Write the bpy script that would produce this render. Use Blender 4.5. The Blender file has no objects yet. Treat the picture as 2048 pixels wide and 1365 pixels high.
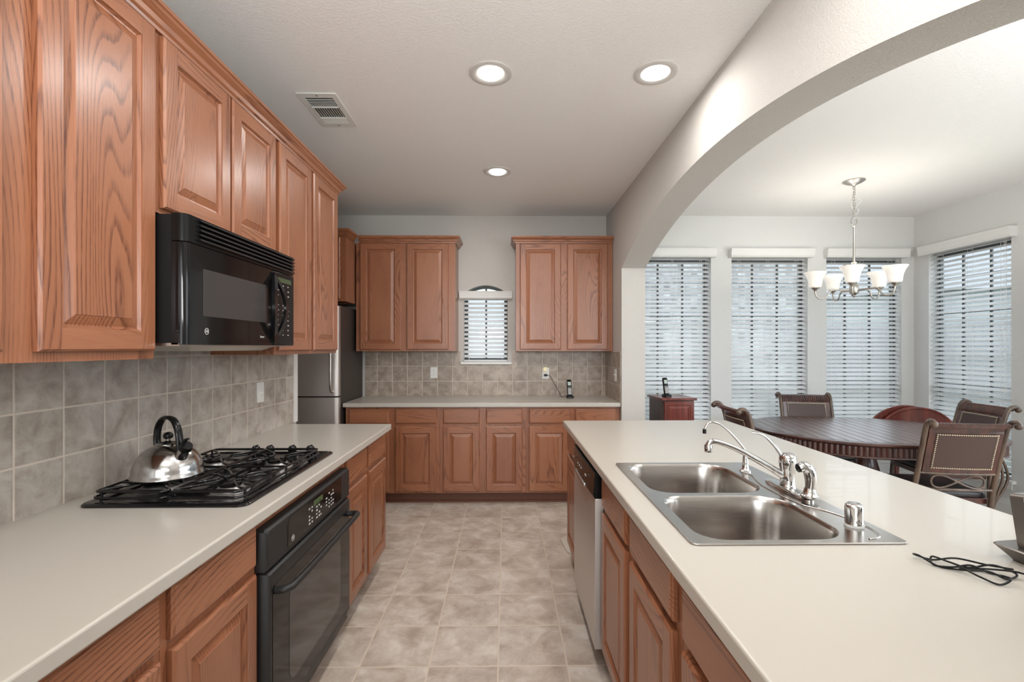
import bpy, bmesh, math, random
from mathutils import Vector, Matrix
R = math.radians
C = bpy.context.scene.collection
sc = bpy.context.scene

# ------------------------------------------------------------------ camera, world, exposure
EYE = 1.4069
cam = bpy.data.cameras.new('camera'); camo = bpy.data.objects.new('camera', cam); C.objects.link(camo)
cam.sensor_width = 36.0; cam.lens = 951.26 / 2048 * 36.0
cam.shift_y = 13.04 / 2048
cam.clip_start = 0.02
camo.location = (0, 0, EYE); camo.rotation_euler = (R(90), 0, -0.0134)
sc.camera = camo
sc.view_settings.view_transform = 'Standard'; sc.view_settings.look = 'None'
sc.view_settings.gamma = 1.0; sc.view_settings.use_curve_mapping = False
sc.view_settings.exposure = 0.24
sc.cycles.max_bounces = 10; sc.cycles.diffuse_bounces = 5; sc.cycles.glossy_bounces = 4
sc.cycles.transparent_max_bounces = 10; sc.cycles.sample_clamp_indirect = 4.0
sc.cycles.caustics_reflective = False; sc.cycles.caustics_refractive = False
w = bpy.data.worlds.new('sky'); sc.world = w; w.use_nodes = True
WB = w.node_tree.nodes['Background']; WB.inputs[0].default_value = (0.88, 0.94, 1.0, 1); WB.inputs[1].default_value = 3.7

def area(name, loc, rot, size, size_y, power, col):
    l = bpy.data.lights.new(name, 'AREA'); l.shape = 'RECTANGLE'; l.size = size; l.size_y = size_y
    l.energy = power; l.color = col
    o = bpy.data.objects.new(name, l); C.objects.link(o); o.location = loc; o.rotation_euler = rot
    return o
# added lamps for soft daylight fill in unseen openings behind and beside the camera
area('fill_rear', (-0.2, -3.35, 1.45), (R(90), 0, 0), 2.2, 2.2, 20, (1.0, 0.985, 0.96))
area('fill_rear', (2.7, -3.35, 1.45), (R(90), 0, 0), 2.4, 2.2, 20, (0.95, 0.98, 1.0))
area('fill_side', (4.12, 1.2, 1.35), (0, R(90), 0), 2.0, 2.6, 24, (0.92, 0.97, 1.0))

# added upward lamps brighten the ceiling behind the camera and in the dining room
area('ceiling_fill', (-0.15, -0.45, 1.75), (R(180 - 34), 0, 0), 0.8, 0.6, 43, (0.99, 0.995, 1.0))
area('ceiling_fill', (2.6, 0.6, 1.9), (R(180 - 10), 0, 0), 0.8, 0.8, 42, (1.0, 1.0, 1.0))

# ------------------------------------------------------------------ materials
MATS = {}
def nm(name):
    m = bpy.data.materials.new(name); m.use_nodes = True; MATS[name] = m
    return m, m.node_tree, m.node_tree.nodes['Principled BSDF']
def simple(name, col, rough=0.5, metal=0.0, emit=None, es=1.0, coat=0.0, spec=0.5, aniso=0.0):
    m, t, b = nm(name)
    b.inputs['Base Color'].default_value = (*col, 1); b.inputs['Roughness'].default_value = rough
    b.inputs['Metallic'].default_value = metal; b.inputs['Coat Weight'].default_value = coat
    b.inputs['Specular IOR Level'].default_value = spec; b.inputs['Anisotropic'].default_value = aniso
    if emit: b.inputs['Emission Color'].default_value = (*emit, 1); b.inputs['Emission Strength'].default_value = es
    return m
class NT:
    def __init__(s, t): s.t = t
    def n(s, typ, **k):
        x = s.t.nodes.new(typ)
        for a, v in k.items(): setattr(x, a, v)
        return x
    def l(s, a, b): s.t.links.new(a, b)
    def math(s, op, a, b=None, c=None):
        x = s.n('ShaderNodeMath', operation=op)
        for i, v in enumerate((a, b, c)):
            if v is None: continue
            if isinstance(v, (int, float)): x.inputs[i].default_value = v
            else: s.l(v, x.inputs[i])
        return x.outputs[0]
    def ramp(s, f, stops):
        x = s.n('ShaderNodeValToRGB'); cr = x.color_ramp
        while len(cr.elements) < len(stops): cr.elements.new(0.5)
        for e, (p, c) in zip(cr.elements, stops): e.position = p; e.color = (*c, 1)
        s.l(f, x.inputs[0]); return x.outputs[0]
    def noise(s, vec, scale, detail=3, rough=0.5, dist=0.0):
        x = s.n('ShaderNodeTexNoise'); x.inputs['Scale'].default_value = scale; x.inputs['Detail'].default_value = detail
        x.inputs['Roughness'].default_value = rough; x.inputs['Distortion'].default_value = dist
        s.l(vec, x.inputs['Vector']); return x.outputs['Fac']
    def mix(s, f, a, b, blend='MIX'):
        x = s.n('ShaderNodeMix', data_type='RGBA', blend_type=blend)
        for i, v in ((0, f), (6, a), (7, b)):
            if isinstance(v, (int, float)): x.inputs[i].default_value = v
            elif isinstance(v, tuple): x.inputs[i].default_value = (*v, 1)
            else: s.l(v, x.inputs[i])
        return x.outputs[2]
    def bump(s, h, strength, dist, b):
        x = s.n('ShaderNodeBump'); x.inputs['Strength'].default_value = strength; x.inputs['Distance'].default_value = dist
        s.l(h, x.inputs['Height']); s.l(x.outputs[0], b.inputs['Normal'])
def oak(name, along, light, mid, dark, k=205.0, rough=0.33):
    m, t, b = nm(name); N = NT(t)
    tc = N.n('ShaderNodeTexCoord'); oi = N.n('ShaderNodeObjectInfo')
    off = N.n('ShaderNodeCombineXYZ')
    r1 = N.math('MULTIPLY', oi.outputs['Random'], 37.0); r2 = N.math('MULTIPLY', oi.outputs['Random'], 91.0)
    N.l(r1, off.inputs[0]); N.l(r2, off.inputs[1]); N.l(r1, off.inputs[2])
    ad = N.n('ShaderNodeVectorMath', operation='ADD'); N.l(tc.outputs['Object'], ad.inputs[0]); N.l(off.outputs[0], ad.inputs[1])
    def mapped(c):
        mp = N.n('ShaderNodeMapping'); s = [1.0, 1.0, 1.0]; s[along] = c; mp.inputs['Scale'].default_value = s
        N.l(ad.outputs[0], mp.inputs[0]); return mp.outputs[0]
    sp = N.n('ShaderNodeSeparateXYZ'); N.l(tc.outputs['Object'], sp.inputs[0])
    ax = [a for a in (0, 1, 2) if a != along]
    across = N.math('ADD', sp.outputs[ax[0]], sp.outputs[ax[1]])
    big = N.noise(mapped(0.16), 3.2, 1.5, 0.4, 0.1)
    wob = N.noise(mapped(0.10), 26, 2, 0.5)
    ph = N.math('ADD', N.math('MULTIPLY', across, k * 0.24), N.math('ADD', N.math('MULTIPLY', big, k * 0.20), N.math('MULTIPLY', wob, 1.1)))
    fr = N.math('FRACT', ph)
    line = N.ramp(fr, [(0.0, (0.0, 0.0, 0.0)), (0.52, (0.06, 0.06, 0.06)), (0.86, (1, 1, 1)), (0.95, (0.55, 0.55, 0.55)), (1.0, (0.0, 0.0, 0.0))])
    dens = N.ramp(N.noise(mapped(0.25), 7.0, 2, 0.5), [(0.40, (0.10, 0.10, 0.10)), (0.60, (1, 1, 1))])
    pores = N.ramp(N.noise(mapped(0.045), 420, 2, 0.6), [(0.42, (0, 0, 0)), (0.60, (1, 1, 1))])
    broad = N.noise(mapped(0.12), 5.0, 3, 0.5)
    c = N.mix(broad, light, mid)
    dk = N.math('MULTIPLY', N.math('MULTIPLY', line, dens), N.math('ADD', N.math('MULTIPLY', pores, 0.62), 0.48))
    c = N.mix(dk, c, dark)
    c = N.mix(N.math('MULTIPLY', pores, 0.10), c, dark)
    N.l(c, b.inputs['Base Color'])
    b.inputs['Roughness'].default_value = rough; b.inputs['Coat Weight'].default_value = 0.2; b.inputs['Coat Roughness'].default_value = 0.25
    N.bump(N.math('ADD', line, pores), 0.05, 0.002, b)
    return m
OL, OM, OD = (0.365, 0.156, 0.080), (0.250, 0.086, 0.038), (0.105, 0.030, 0.013)
oakV = oak('oak_vertical', 2, OL, OM, OD)
oakH = oak('oak_horizontal', 0, OL, OM, OD, 200.0)
def along_y():
    return oak('oak_lengthwise', 1, OL, OM, OD)
oakY = along_y()
oakDark = simple('oak_shadow_gap', (0.10, 0.032, 0.015), 0.6)

def paint(name, col, scale=150, st=0.35, rough=0.75):
    m, t, b = nm(name); N = NT(t); tc = N.n('ShaderNodeTexCoord')
    b.inputs['Base Color'].default_value = (*col, 1); b.inputs['Roughness'].default_value = rough
    h = N.noise(tc.outputs['Object'], scale, 2, 0.5)
    h = N.ramp(h, [(0.4, (0, 0, 0)), (0.65, (1, 1, 1))])
    N.bump(h, st, 0.002, b); return m
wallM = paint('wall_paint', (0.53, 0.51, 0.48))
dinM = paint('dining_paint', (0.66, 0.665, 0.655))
ceilM = paint('ceiling_paint', (0.83, 0.82, 0.81), 110, 0.3)
whiteM = simple('white_trim_paint', (0.72, 0.72, 0.70), 0.45)

def tiles(name, axu, offu, axv, offv, pitch, grout_w, cols, groutc, mott=7.0, rough=0.35, vari=0.12, bump=0.5):
    m, t, b = nm(name); N = NT(t); tc = N.n('ShaderNodeTexCoord'); sp = N.n('ShaderNodeSeparateXYZ')
    N.l(tc.outputs['Object'], sp.inputs[0])
    def cell(ax, off):
        q = N.math('DIVIDE', N.math('SUBTRACT', sp.outputs[ax], off), pitch)
        fl = N.math('FLOOR', q); fr = N.math('SUBTRACT', q, fl)
        d = N.math('MINIMUM', fr, N.math('SUBTRACT', 1.0, fr))
        return fl, N.math('MULTIPLY', d, pitch)
    fu, du = cell(axu, offu); fv, dv = cell(axv, offv)
    d = N.math('MINIMUM', du, dv)
    g = N.n('ShaderNodeMapRange'); g.inputs['From Min'].default_value = grout_w * 0.42; g.inputs['From Max'].default_value = grout_w * 0.62
    N.l(d, g.inputs['Value']); tile = g.outputs[0]
    cb = N.n('ShaderNodeCombineXYZ'); N.l(fu, cb.inputs[0]); N.l(fv, cb.inputs[1])
    wn = N.n('ShaderNodeTexWhiteNoise', noise_dimensions='3D'); N.l(cb.outputs[0], wn.inputs['Vector'])
    sc_ = N.n('ShaderNodeVectorMath', operation='SCALE'); sc_.inputs['Scale'].default_value = 9.0; N.l(wn.outputs['Color'], sc_.inputs[0])
    ad = N.n('ShaderNodeVectorMath', operation='ADD'); N.l(tc.outputs['Object'], ad.inputs[0]); N.l(sc_.outputs[0], ad.inputs[1])
    f = N.noise(ad.outputs[0], mott, 6, 0.62, 0.4)
    c = N.ramp(f, [(0.33, cols[0]), (0.5, cols[1]), (0.68, cols[2])])
    sp2 = N.noise(ad.outputs[0], mott * 9, 3, 0.6)
    sp2 = N.ramp(sp2, [(0.60, (0, 0, 0)), (0.72, (1, 1, 1))])
    c = N.mix(N.math('MULTIPLY', sp2, 0.30), c, tuple(x * 0.6 for x in cols[0]))
    val = N.math('ADD', N.math('MULTIPLY', wn.outputs['Value'], vari), 1.0 - vari / 2)
    hs = N.n('ShaderNodeHueSaturation'); N.l(val, hs.inputs['Value']); N.l(c, hs.inputs['Color'])
    c = N.mix(tile, groutc, hs.outputs[0]); N.l(c, b.inputs['Base Color'])
    b.inputs['Roughness'].default_value = rough
    g2 = N.n('ShaderNodeMapRange'); g2.inputs['From Min'].default_value = 0; g2.inputs['From Max'].default_value = grout_w * 1.3
    N.l(d, g2.inputs['Value'])
    N.bump(N.math('ADD', g2.outputs[0], N.math('MULTIPLY', f, 0.25)), bump, 0.002, b)
    return m
floorM = tiles('floor_tile', 0, -0.6429, 1, 2.0986, 0.3048, 0.0075, [(0.40, 0.325, 0.265), (0.55, 0.475, 0.405), (0.70, 0.64, 0.575)], (0.66, 0.56, 0.46), 7.5, 0.33, 0.06, 0.4)
BC = [(0.235, 0.180, 0.140), (0.335, 0.270, 0.215), (0.44, 0.370, 0.31)]; GC = (0.56, 0.49, 0.42)
tileL = tiles('splash_tile_left', 1, 1.3636, 2, 1.2176, 0.1524, 0.0055, [(0.28, 0.240, 0.205), (0.385, 0.345, 0.302), (0.48, 0.445, 0.405)], GC, 13.0)
tileB = tiles('splash_tile_back', 0, -1.3013, 2, 1.2176, 0.1524, 0.005, BC, GC, 13.0)
tileR = tiles('splash_tile_return', 1, 4.70, 2, 1.2176, 0.1524, 0.005, BC, GC, 13.0)

counterM = simple('cream_laminate', (0.470, 0.440, 0.392), 0.30, coat=0.1)
m, t, b = nm('brushed_steel'); N = NT(t); tc = N.n('ShaderNodeTexCoord'); mp = N.n('ShaderNodeMapping'); mp.inputs['Scale'].default_value = (1, 1, 0.02)
N.l(tc.outputs['Object'], mp.inputs[0]); f = N.noise(mp.outputs[0], 400, 2)
b.inputs['Base Color'].default_value = (0.47, 0.44, 0.415, 1); b.inputs['Metallic'].default_value = 1.0
N.l(N.math('ADD', N.math('MULTIPLY', f, 0.12), 0.42), b.inputs['Roughness']); b.inputs['Base Color'].default_value = (0.64, 0.60, 0.57, 1); steelM = m
m, t, b = nm('sink_steel'); N = NT(t); tc = N.n('ShaderNodeTexCoord'); mp = N.n('ShaderNodeMapping'); mp.inputs['Scale'].default_value = (0.03, 0.03, 1)
N.l(tc.outputs['Object'], mp.inputs[0]); f = N.noise(mp.outputs[0], 500, 2)
b.inputs['Base Color'].default_value = (0.47, 0.445, 0.42, 1); b.inputs['Metallic'].default_value = 1.0
N.l(N.math('ADD', N.math('MULTIPLY', f, 0.10), 0.18), b.inputs['Roughness']); sinkM = m
chromeM = simple('chrome', (0.60, 0.59, 0.58), 0.07, 1.0)
kettleM = simple('polished_steel', (0.47, 0.46, 0.45), 0.15, 1.0)
nickelM = simple('brushed_nickel', (0.52, 0.49, 0.45), 0.3, 1.0)
blackM = simple('black_plastic', (0.006, 0.006, 0.006), 0.22, spec=0.22)
blackSoft = simple('black_matte', (0.008, 0.008, 0.008), 0.55, spec=0.25)
blackGloss = simple('black_enamel', (0.005, 0.005, 0.006), 0.12, coat=0.15, spec=0.4)
glassBlack = simple('black_glass', (0.007, 0.0065, 0.0065), 0.07, spec=0.25)
glassWin = simple('oven_window_glass', (0.040, 0.038, 0.037), 0.08, spec=0.5)
meshWin = simple('microwave_window', (0.042, 0.039, 0.038), 0.30, spec=0.3)
ovenM = simple('oven_black', (0.016, 0.016, 0.016), 0.42, spec=0.4)
fridgeSide = simple('fridge_side', (0.035, 0.027, 0.023), 0.42)
printM = simple('white_print', (0.55, 0.55, 0.53), 0.5)
aluM = simple('aluminium_burner', (0.42, 0.41, 0.40), 0.45, 1.0)
plateM = simple('white_plastic', (0.72, 0.72, 0.69), 0.35)
creamM = simple('cream_plastic', (0.72, 0.66, 0.45), 0.4, emit=(1.0, 0.85, 0.5), es=0.25)
slotM = simple('slot_dark', (0.05, 0.05, 0.05), 0.6)
phoneGrey = simple('phone_grey', (0.09, 0.095, 0.10), 0.4)
lcdM = simple('phone_screen', (0.42, 0.50, 0.44), 0.25)
lcdG = simple('clock_display', (0.02, 0.03, 0.02), 0.3, emit=(0.5, 0.8, 0.2), es=0.05)
frameM = simple('bronze_window_frame', (0.060, 0.066, 0.066), 0.5)
brownTrim = simple('brown_toe_trim', (0.13, 0.047, 0.025), 0.5)
greyDev = simple('grey_metallic_plastic', (0.16, 0.145, 0.13), 0.28, 0.6)
darkDev = simple('dark_speaker_cloth', (0.035, 0.03, 0.028), 0.5)
matM = simple('cream_mat', (0.60, 0.55, 0.48), 0.7)
canM = simple('downlight_trim', (0.60, 0.58, 0.56), 0.45)
lensM = simple('downlight_lens', (1, 1, 1), 0.5, emit=(1.0, 0.985, 0.955), es=3.0)
m, t, b = nm('blind_slat'); b.inputs['Base Color'].default_value = (0.88, 0.88, 0.88, 1); b.inputs['Roughness'].default_value = 0.45
N = NT(t); tl = N.n('ShaderNodeBsdfTranslucent'); tl.inputs[0].default_value = (0.80, 0.82, 0.86, 1); mx = N.n('ShaderNodeMixShader'); mx.inputs[0].default_value = 0.28
N.l(b.outputs[0], mx.inputs[1]); N.l(tl.outputs[0], mx.inputs[2]); N.l(mx.outputs[0], t.nodes['Material Output'].inputs[0]); slatM = m
cordM = simple('blind_cord', (0.75, 0.75, 0.74), 0.7)
m, t, b = nm('shade_glass'); b.inputs['Base Color'].default_value = (0.90, 0.87, 0.80, 1); b.inputs['Roughness'].default_value = 0.35
b.inputs['Emission Color'].default_value = (1.0, 0.95, 0.88, 1); b.inputs['Emission Strength'].default_value = 0.30; shadeM = m
bulbM = simple('bulb', (1, 1, 1), 0.5, emit=(1.0, 0.95, 0.85), es=5.0)
m, t, b = nm('window_glass'); N = NT(t); t.nodes.remove(b)
tr = N.n('ShaderNodeBsdfTransparent'); tr.inputs[0].default_value = (0.93, 0.96, 0.97, 1); gl = N.n('ShaderNodeBsdfGlossy'); gl.inputs['Roughness'].default_value = 0.02
fr = N.n('ShaderNodeLayerWeight'); mx = N.n('ShaderNodeMixShader'); N.l(N.math('ADD', N.math('MULTIPLY', N.math('POWER', fr.outputs['Facing'], 4.0), 0.6), 0.035), mx.inputs[0]); N.l(tr.outputs[0], mx.inputs[1]); N.l(gl.outputs[0], mx.inputs[2])
N.l(mx.outputs[0], t.nodes['Material Output'].inputs[0]); paneM = m
def darkwood(name, c1, c2, along=0, rough=0.3, coat=0.3):
    m, t, b = nm(name); N = NT(t); tc = N.n('ShaderNodeTexCoord'); mp = N.n('ShaderNodeMapping'); s = [1, 1, 1]; s[along] = 0.08
    mp.inputs['Scale'].default_value = s; N.l(tc.outputs['Object'], mp.inputs[0]); f = N.noise(mp.outputs[0], 26, 4, 0.55, 0.3)
    N.l(N.ramp(f, [(0.35, c1), (0.65, c2)]), b.inputs['Base Color']); b.inputs['Roughness'].default_value = rough; b.inputs['Coat Weight'].default_value = coat
    return m
mahog = darkwood('mahogany', (0.035, 0.012, 0.009), (0.090, 0.028, 0.019), 2)
cherry = darkwood('cherry_wood', (0.085, 0.016, 0.010), (0.20, 0.036, 0.022), 2, 0.32)
cane = darkwood('antiqued_cane', (0.045, 0.025, 0.016), (0.135, 0.085, 0.055), 2, 0.36)
m, t, b = nm('table_planks'); N = NT(t); tc = N.n('ShaderNodeTexCoord'); sp = N.n('ShaderNodeSeparateXYZ'); N.l(tc.outputs['Object'], sp.inputs[0])
q = N.math('FRACT', N.math('DIVIDE', sp.outputs[0], 0.078)); dd = N.math('MINIMUM', q, N.math('SUBTRACT', 1.0, q))
ln = N.n('ShaderNodeMapRange'); ln.inputs['From Min'].default_value = 0.035; ln.inputs['From Max'].default_value = 0.085; N.l(dd, ln.inputs['Value'])
mp = N.n('ShaderNodeMapping'); mp.inputs['Scale'].default_value = (1, 0.08, 1); N.l(tc.outputs['Object'], mp.inputs[0]); f = N.noise(mp.outputs[0], 40, 4)
c = N.mix(f, (0.050, 0.019, 0.014), (0.115, 0.045, 0.033)); c = N.mix(ln.outputs[0], (0.012, 0.005, 0.004), c); N.l(c, b.inputs['Base Color'])
b.inputs['Roughness'].default_value = 0.2; b.inputs['Coat Weight'].default_value = 0.6; b.inputs['Coat Roughness'].default_value = 0.26; b.inputs['Specular IOR Level'].default_value = 0.7
N.l(N.math('SUBTRACT', 0.70, N.math('MULTIPLY', ln.outputs[0], 0.38)), b.inputs['Roughness']); N.l(N.math('MULTIPLY', ln.outputs[0], 0.6), b.inputs['Coat Weight']); N.bump(ln.outputs[0], 0.15, 0.001, b); plankM = m
leather = simple('brown_leather', (0.062, 0.034, 0.027), 0.42, spec=0.4)
nailM = simple('brass_nails', (0.55, 0.47, 0.36), 0.35, 1.0)
cushion = simple('black_seat_cushion', (0.022, 0.020, 0.022), 0.33)
extW = tiles('neighbour_brick', 0, 0, 2, 0, 0.11, 0.012, [(0.20, 0.20, 0.205), (0.27, 0.27, 0.275), (0.40, 0.40, 0.40)], (0.33, 0.33, 0.33), 5, 0.8, 0.6, 0.3)
fenceM = darkwood('weathered_fence', (0.20, 0.20, 0.21), (0.27, 0.27, 0.28), 2, 0.8, 0)
extW2 = simple('house_siding', (0.30, 0.31, 0.32), 0.8)
roofM = simple('house_roof', (0.20, 0.205, 0.21), 0.8)
grassM = simple('lawn', (0.25, 0.30, 0.22), 0.9)

# ------------------------------------------------------------------ mesh kit
class MB:
    def __init__(s): s.b = bmesh.new()
    def face(s, vs, mi=0):
        try: f = s.b.faces.new(vs)
        except ValueError: return None
        f.material_index = mi; return f
    def box(s, x0, x1, y0, y1, z0, z1, mi=0):
        v = [s.b.verts.new((x, y, z)) for z in (z0, z1) for y in (y0, y1) for x in (x0, x1)]
        for q in ((0, 2, 3, 1), (4, 5, 7, 6), (0, 1, 5, 4), (2, 6, 7, 3), (0, 4, 6, 2), (1, 3, 7, 5)): s.face([v[i] for i in q], mi)
        return s
    def obox(s, c, half, M, mi=0):
        v = []
        for z in (-1, 1):
            for y in (-1, 1):
                for x in (-1, 1):
                    v.append(s.b.verts.new(Vector(c) + M @ Vector((x * half[0], y * half[1], z * half[2]))))
        for q in ((0, 2, 3, 1), (4, 5, 7, 6), (0, 1, 5, 4), (2, 6, 7, 3), (0, 4, 6, 2), (1, 3, 7, 5)): s.face([v[i] for i in q], mi)
        return s
    def rings(s, rings, mi=0, cap=True, closed=False):
        rv = [[s.b.verts.new(p) for p in r] for r in rings]
        n = len(rv[0]); m_ = len(rv)
        for i in range(m_ if closed else m_ - 1):
            a, b_ = rv[i], rv[(i + 1) % m_]
            for j in range(n): s.face([a[j], a[(j + 1) % n], b_[(j + 1) % n], b_[j]], mi)
        if cap and not closed:
            s.face(list(reversed(rv[0])), mi); s.face(rv[-1], mi)
        return s
    def tube(s, pts, r, n=10, mi=0, closed=False, flat=None):
        P = [Vector(p) for p in pts]; rs = r if isinstance(r, (list, tuple)) else [r] * len(P); rings = []
        up = None
        for i, p in enumerate(P):
            a = P[i - 1] if (i > 0 or closed) else p; b_ = P[(i + 1) % len(P)] if (i < len(P) - 1 or closed) else p
            t = (b_ - a).normalized() if (b_ - a).length > 1e-9 else Vector((0, 0, 1))
            if up is None:
                up = Vector((0, 0, 1)) if abs(t.z) < 0.9 else Vector((1, 0, 0))
            u = (up - t * up.dot(t))
            if u.length < 1e-6: u = Vector((1, 0, 0)) - t * t.x
            u.normalize(); v = t.cross(u); up = u
            fx = flat if flat else (1, 1)
            rings.append([p + (u * math.cos(2 * math.pi * k / n) * fx[0] + v * math.sin(2 * math.pi * k / n) * fx[1]) * rs[i] for k in range(n)])
        return s.rings(rings, mi, not closed, closed)
    def lathe(s, prof, c=(0, 0, 0), n=32, mi=0, M=None, cap=True):
        rings = []
        for r, z in prof:
            ring = []
            for k in range(n):
                a = 2 * math.pi * k / n; p = Vector((r * math.cos(a), r * math.sin(a), z))
                if M: p = M @ p
                ring.append(p + Vector(c))
            rings.append(ring)
        return s.rings(rings, mi, cap)
    def sphere(s, c, r, n=16, mi=0, sx=1, sy=1, sz=1):
        prof = [(max(1e-4, math.sin(math.pi * i / (n // 2))), -math.cos(math.pi * i / (n // 2))) for i in range(n // 2 + 1)]
        return s.rings([[Vector(c) + Vector((q * math.cos(2 * math.pi * k / n) * r * sx, q * math.sin(2 * math.pi * k / n) * r * sy, z * r * sz)) for k in range(n)] for q, z in prof], mi)
    def plate(s, outer, holes, f, d, mi=0):
        """flat polygon with holes, mapped by f(u,v) -> xyz, thickened by vector d"""
        tmp = bmesh.new(); es = []
        for loop in [outer] + holes:
            vs = [tmp.verts.new(f(*p)) for p in loop]
            for i in range(len(vs)): es.append(tmp.edges.new((vs[i], vs[(i + 1) % len(vs)])))
        bmesh.ops.triangle_fill(tmp, use_beauty=True, use_dissolve=False, edges=es)
        bmesh.ops.recalc_face_normals(tmp, faces=tmp.faces)
        g = bmesh.ops.extrude_face_region(tmp, geom=list(tmp.faces))
        bmesh.ops.translate(tmp, vec=Vector(d), verts=[e for e in g['geom'] if isinstance(e, bmesh.types.BMVert)])
        bmesh.ops.recalc_face_normals(tmp, faces=tmp.faces)
        me = bpy.data.meshes.new('t'); tmp.to_mesh(me); tmp.free()
        n0 = len(s.b.faces); s.b.from_mesh(me); bpy.data.meshes.remove(me); s.b.faces.ensure_lookup_table()
        for fc in s.b.faces[n0:]: fc.material_index = mi
        return s
    def build(s, name, mats, parent=None, loc=(0, 0, 0), rot=None, bevel=0, smooth=None, seg=2):
        bmesh.ops.recalc_face_normals(s.b, faces=s.b.faces)
        me = bpy.data.meshes.new(name); s.b.to_mesh(me); s.b.free()
        for mt in (mats if isinstance(mats, (list, tuple)) else [mats]): me.materials.append(mt)
        if smooth is not None:
            me.shade_smooth(); me.set_sharp_from_angle(angle=R(smooth))
        o = bpy.data.objects.new(name, me); C.objects.link(o); o.location = loc
        if rot: o.rotation_euler = rot
        if parent: o.parent = parent
        if bevel:
            bv = o.modifiers.new('bevel', 'BEVEL'); bv.width = bevel; bv.segments = seg; bv.limit_method = 'ANGLE'; bv.angle_limit = R(40)
            me.shade_smooth(); me.set_sharp_from_angle(angle=R(50)) if smooth is None else None
        return o
def thing(name, label, cat, loc=(0, 0, 0), rotz=0, group=None):
    o = bpy.data.objects.new(name, None); C.objects.link(o); o.location = loc; o.rotation_euler = (0, 0, rotz); o.empty_display_size = 0.1
    o['label'] = label; o['category'] = cat
    if group: o['group'] = group
    return o
def tag(o, label, cat, group=None, kind=None):
    o['label'] = label; o['category'] = cat
    if group: o['group'] = group
    if kind: o['kind'] = kind
    return o
def struct(o, label=None):
    o['kind'] = 'structure'
    if label: o['label'] = label
    return o
def rrect(x0, x1, y0, y1, r, n=6):
    if not isinstance(r, (list, tuple)): r = [r] * 4
    out = []
    for (cx, cy, a0), q in zip(((x1, y1, 0), (x0, y1, 90), (x0, y0, 180), (x1, y0, 270)), r):
        sx = -1 if cx == x1 else 1; sy = -1 if cy == y1 else 1
        for k in range(n + 1):
            a = R(a0 + 90 * k / n); out.append((cx + sx * q + q * math.cos(a), cy + sy * q + q * math.sin(a)))
    return out
def spline(pts, per=8, closed=False):
    P = [Vector(p) for p in pts]; n = len(P); out = []
    for i in range(n if closed else n - 1):
        g = lambda k: P[k % n] if closed else P[max(0, min(n - 1, k))]
        p0, p1, p2, p3 = g(i - 1), g(i), g(i + 1), g(i + 2)
        for k in range(per):
            t = k / per
            out.append(0.5 * ((2 * p1) + (p2 - p0) * t + (2 * p0 - 5 * p1 + 4 * p2 - p3) * t * t + (3 * p1 - p0 - 3 * p2 + p3) * t ** 3))
    if not closed: out.append(P[-1])
    return out
def text(name, body, size, mat, parent, loc, rot, depth=0.0004, align='CENTER'):
    cu = bpy.data.curves.new(name, 'FONT'); cu.body = body; cu.size = size; cu.extrude = depth; cu.align_x = align; cu.align_y = 'CENTER'
    cu.materials.append(mat); tmp = bpy.data.objects.new('t', cu); C.objects.link(tmp); bpy.context.view_layer.update()
    me = bpy.data.meshes.new_from_object(tmp.evaluated_get(bpy.context.evaluated_depsgraph_get())); bpy.data.objects.remove(tmp)
    o = bpy.data.objects.new(name, me); C.objects.link(o); o.location = loc; o.rotation_euler = rot; o.parent = parent
    return o
def flip(pts): return [(-a, b) for a, b in pts]

# ------------------------------------------------------------------ room shell
CEI = 2.752; YB = 4.858; XW = 1.03; XD = 4.2; XL = -1.4005
struct(MB().box(-2.6, XD + .15, -3.6, YB + .15, -0.12, 0).build('floor', floorM))
struct(MB().box(-2.6, XD + .15, -3.6, YB + .15, CEI, CEI + .12).build('ceiling', ceilM))
# back wall of kitchen and dining room with four windows
KW = (-0.425, 0.02, 1.262, 1.955)     # small kitchen window
DW = [(1.325, 2.10), (2.312, 3.098), (3.292, 4.072)]; DZ = (0.305, 2.33)
def archwin(x0, x1, z0, zs, rise, n=14):
    c = (x0 + x1) / 2; hw = (x1 - x0) / 2; rad = (hw * hw + rise * rise) / (2 * rise); cz = zs + rise - rad; a0 = math.asin(hw / rad)
    return [(x0, z0), (x1, z0)] + [(c + rad * math.sin(a0 - 2 * a0 * k / n), cz + rad * math.cos(a0 - 2 * a0 * k / n)) for k in range(n + 1)]
holes = [archwin(*KW, 0.088)]
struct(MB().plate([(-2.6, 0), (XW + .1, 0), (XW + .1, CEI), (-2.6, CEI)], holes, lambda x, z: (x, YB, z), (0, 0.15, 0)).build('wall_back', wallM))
struct(MB().plate([(XW + .1, 0), (XD + .15, 0), (XD + .15, CEI), (XW + .1, CEI)],
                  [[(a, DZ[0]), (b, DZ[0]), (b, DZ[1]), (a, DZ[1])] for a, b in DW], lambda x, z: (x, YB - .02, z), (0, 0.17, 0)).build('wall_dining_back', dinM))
RW = [(3.895, 4.665), (2.35, 3.45), (-0.1, 2.2), (-2.9, -0.8)]  # all but the first opening are unseen, added to let in daylight
struct(MB().plate([(-3.6, 0), (YB, 0), (YB, CEI), (-3.6, CEI)], [[(a, DZ[0]), (b, DZ[0]), (b, DZ[1]), (a, DZ[1])] for a, b in RW],
                  lambda y, z: (XD, y, z), (0.15, 0, 0)).build('wall_dining_right', dinM))
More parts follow.
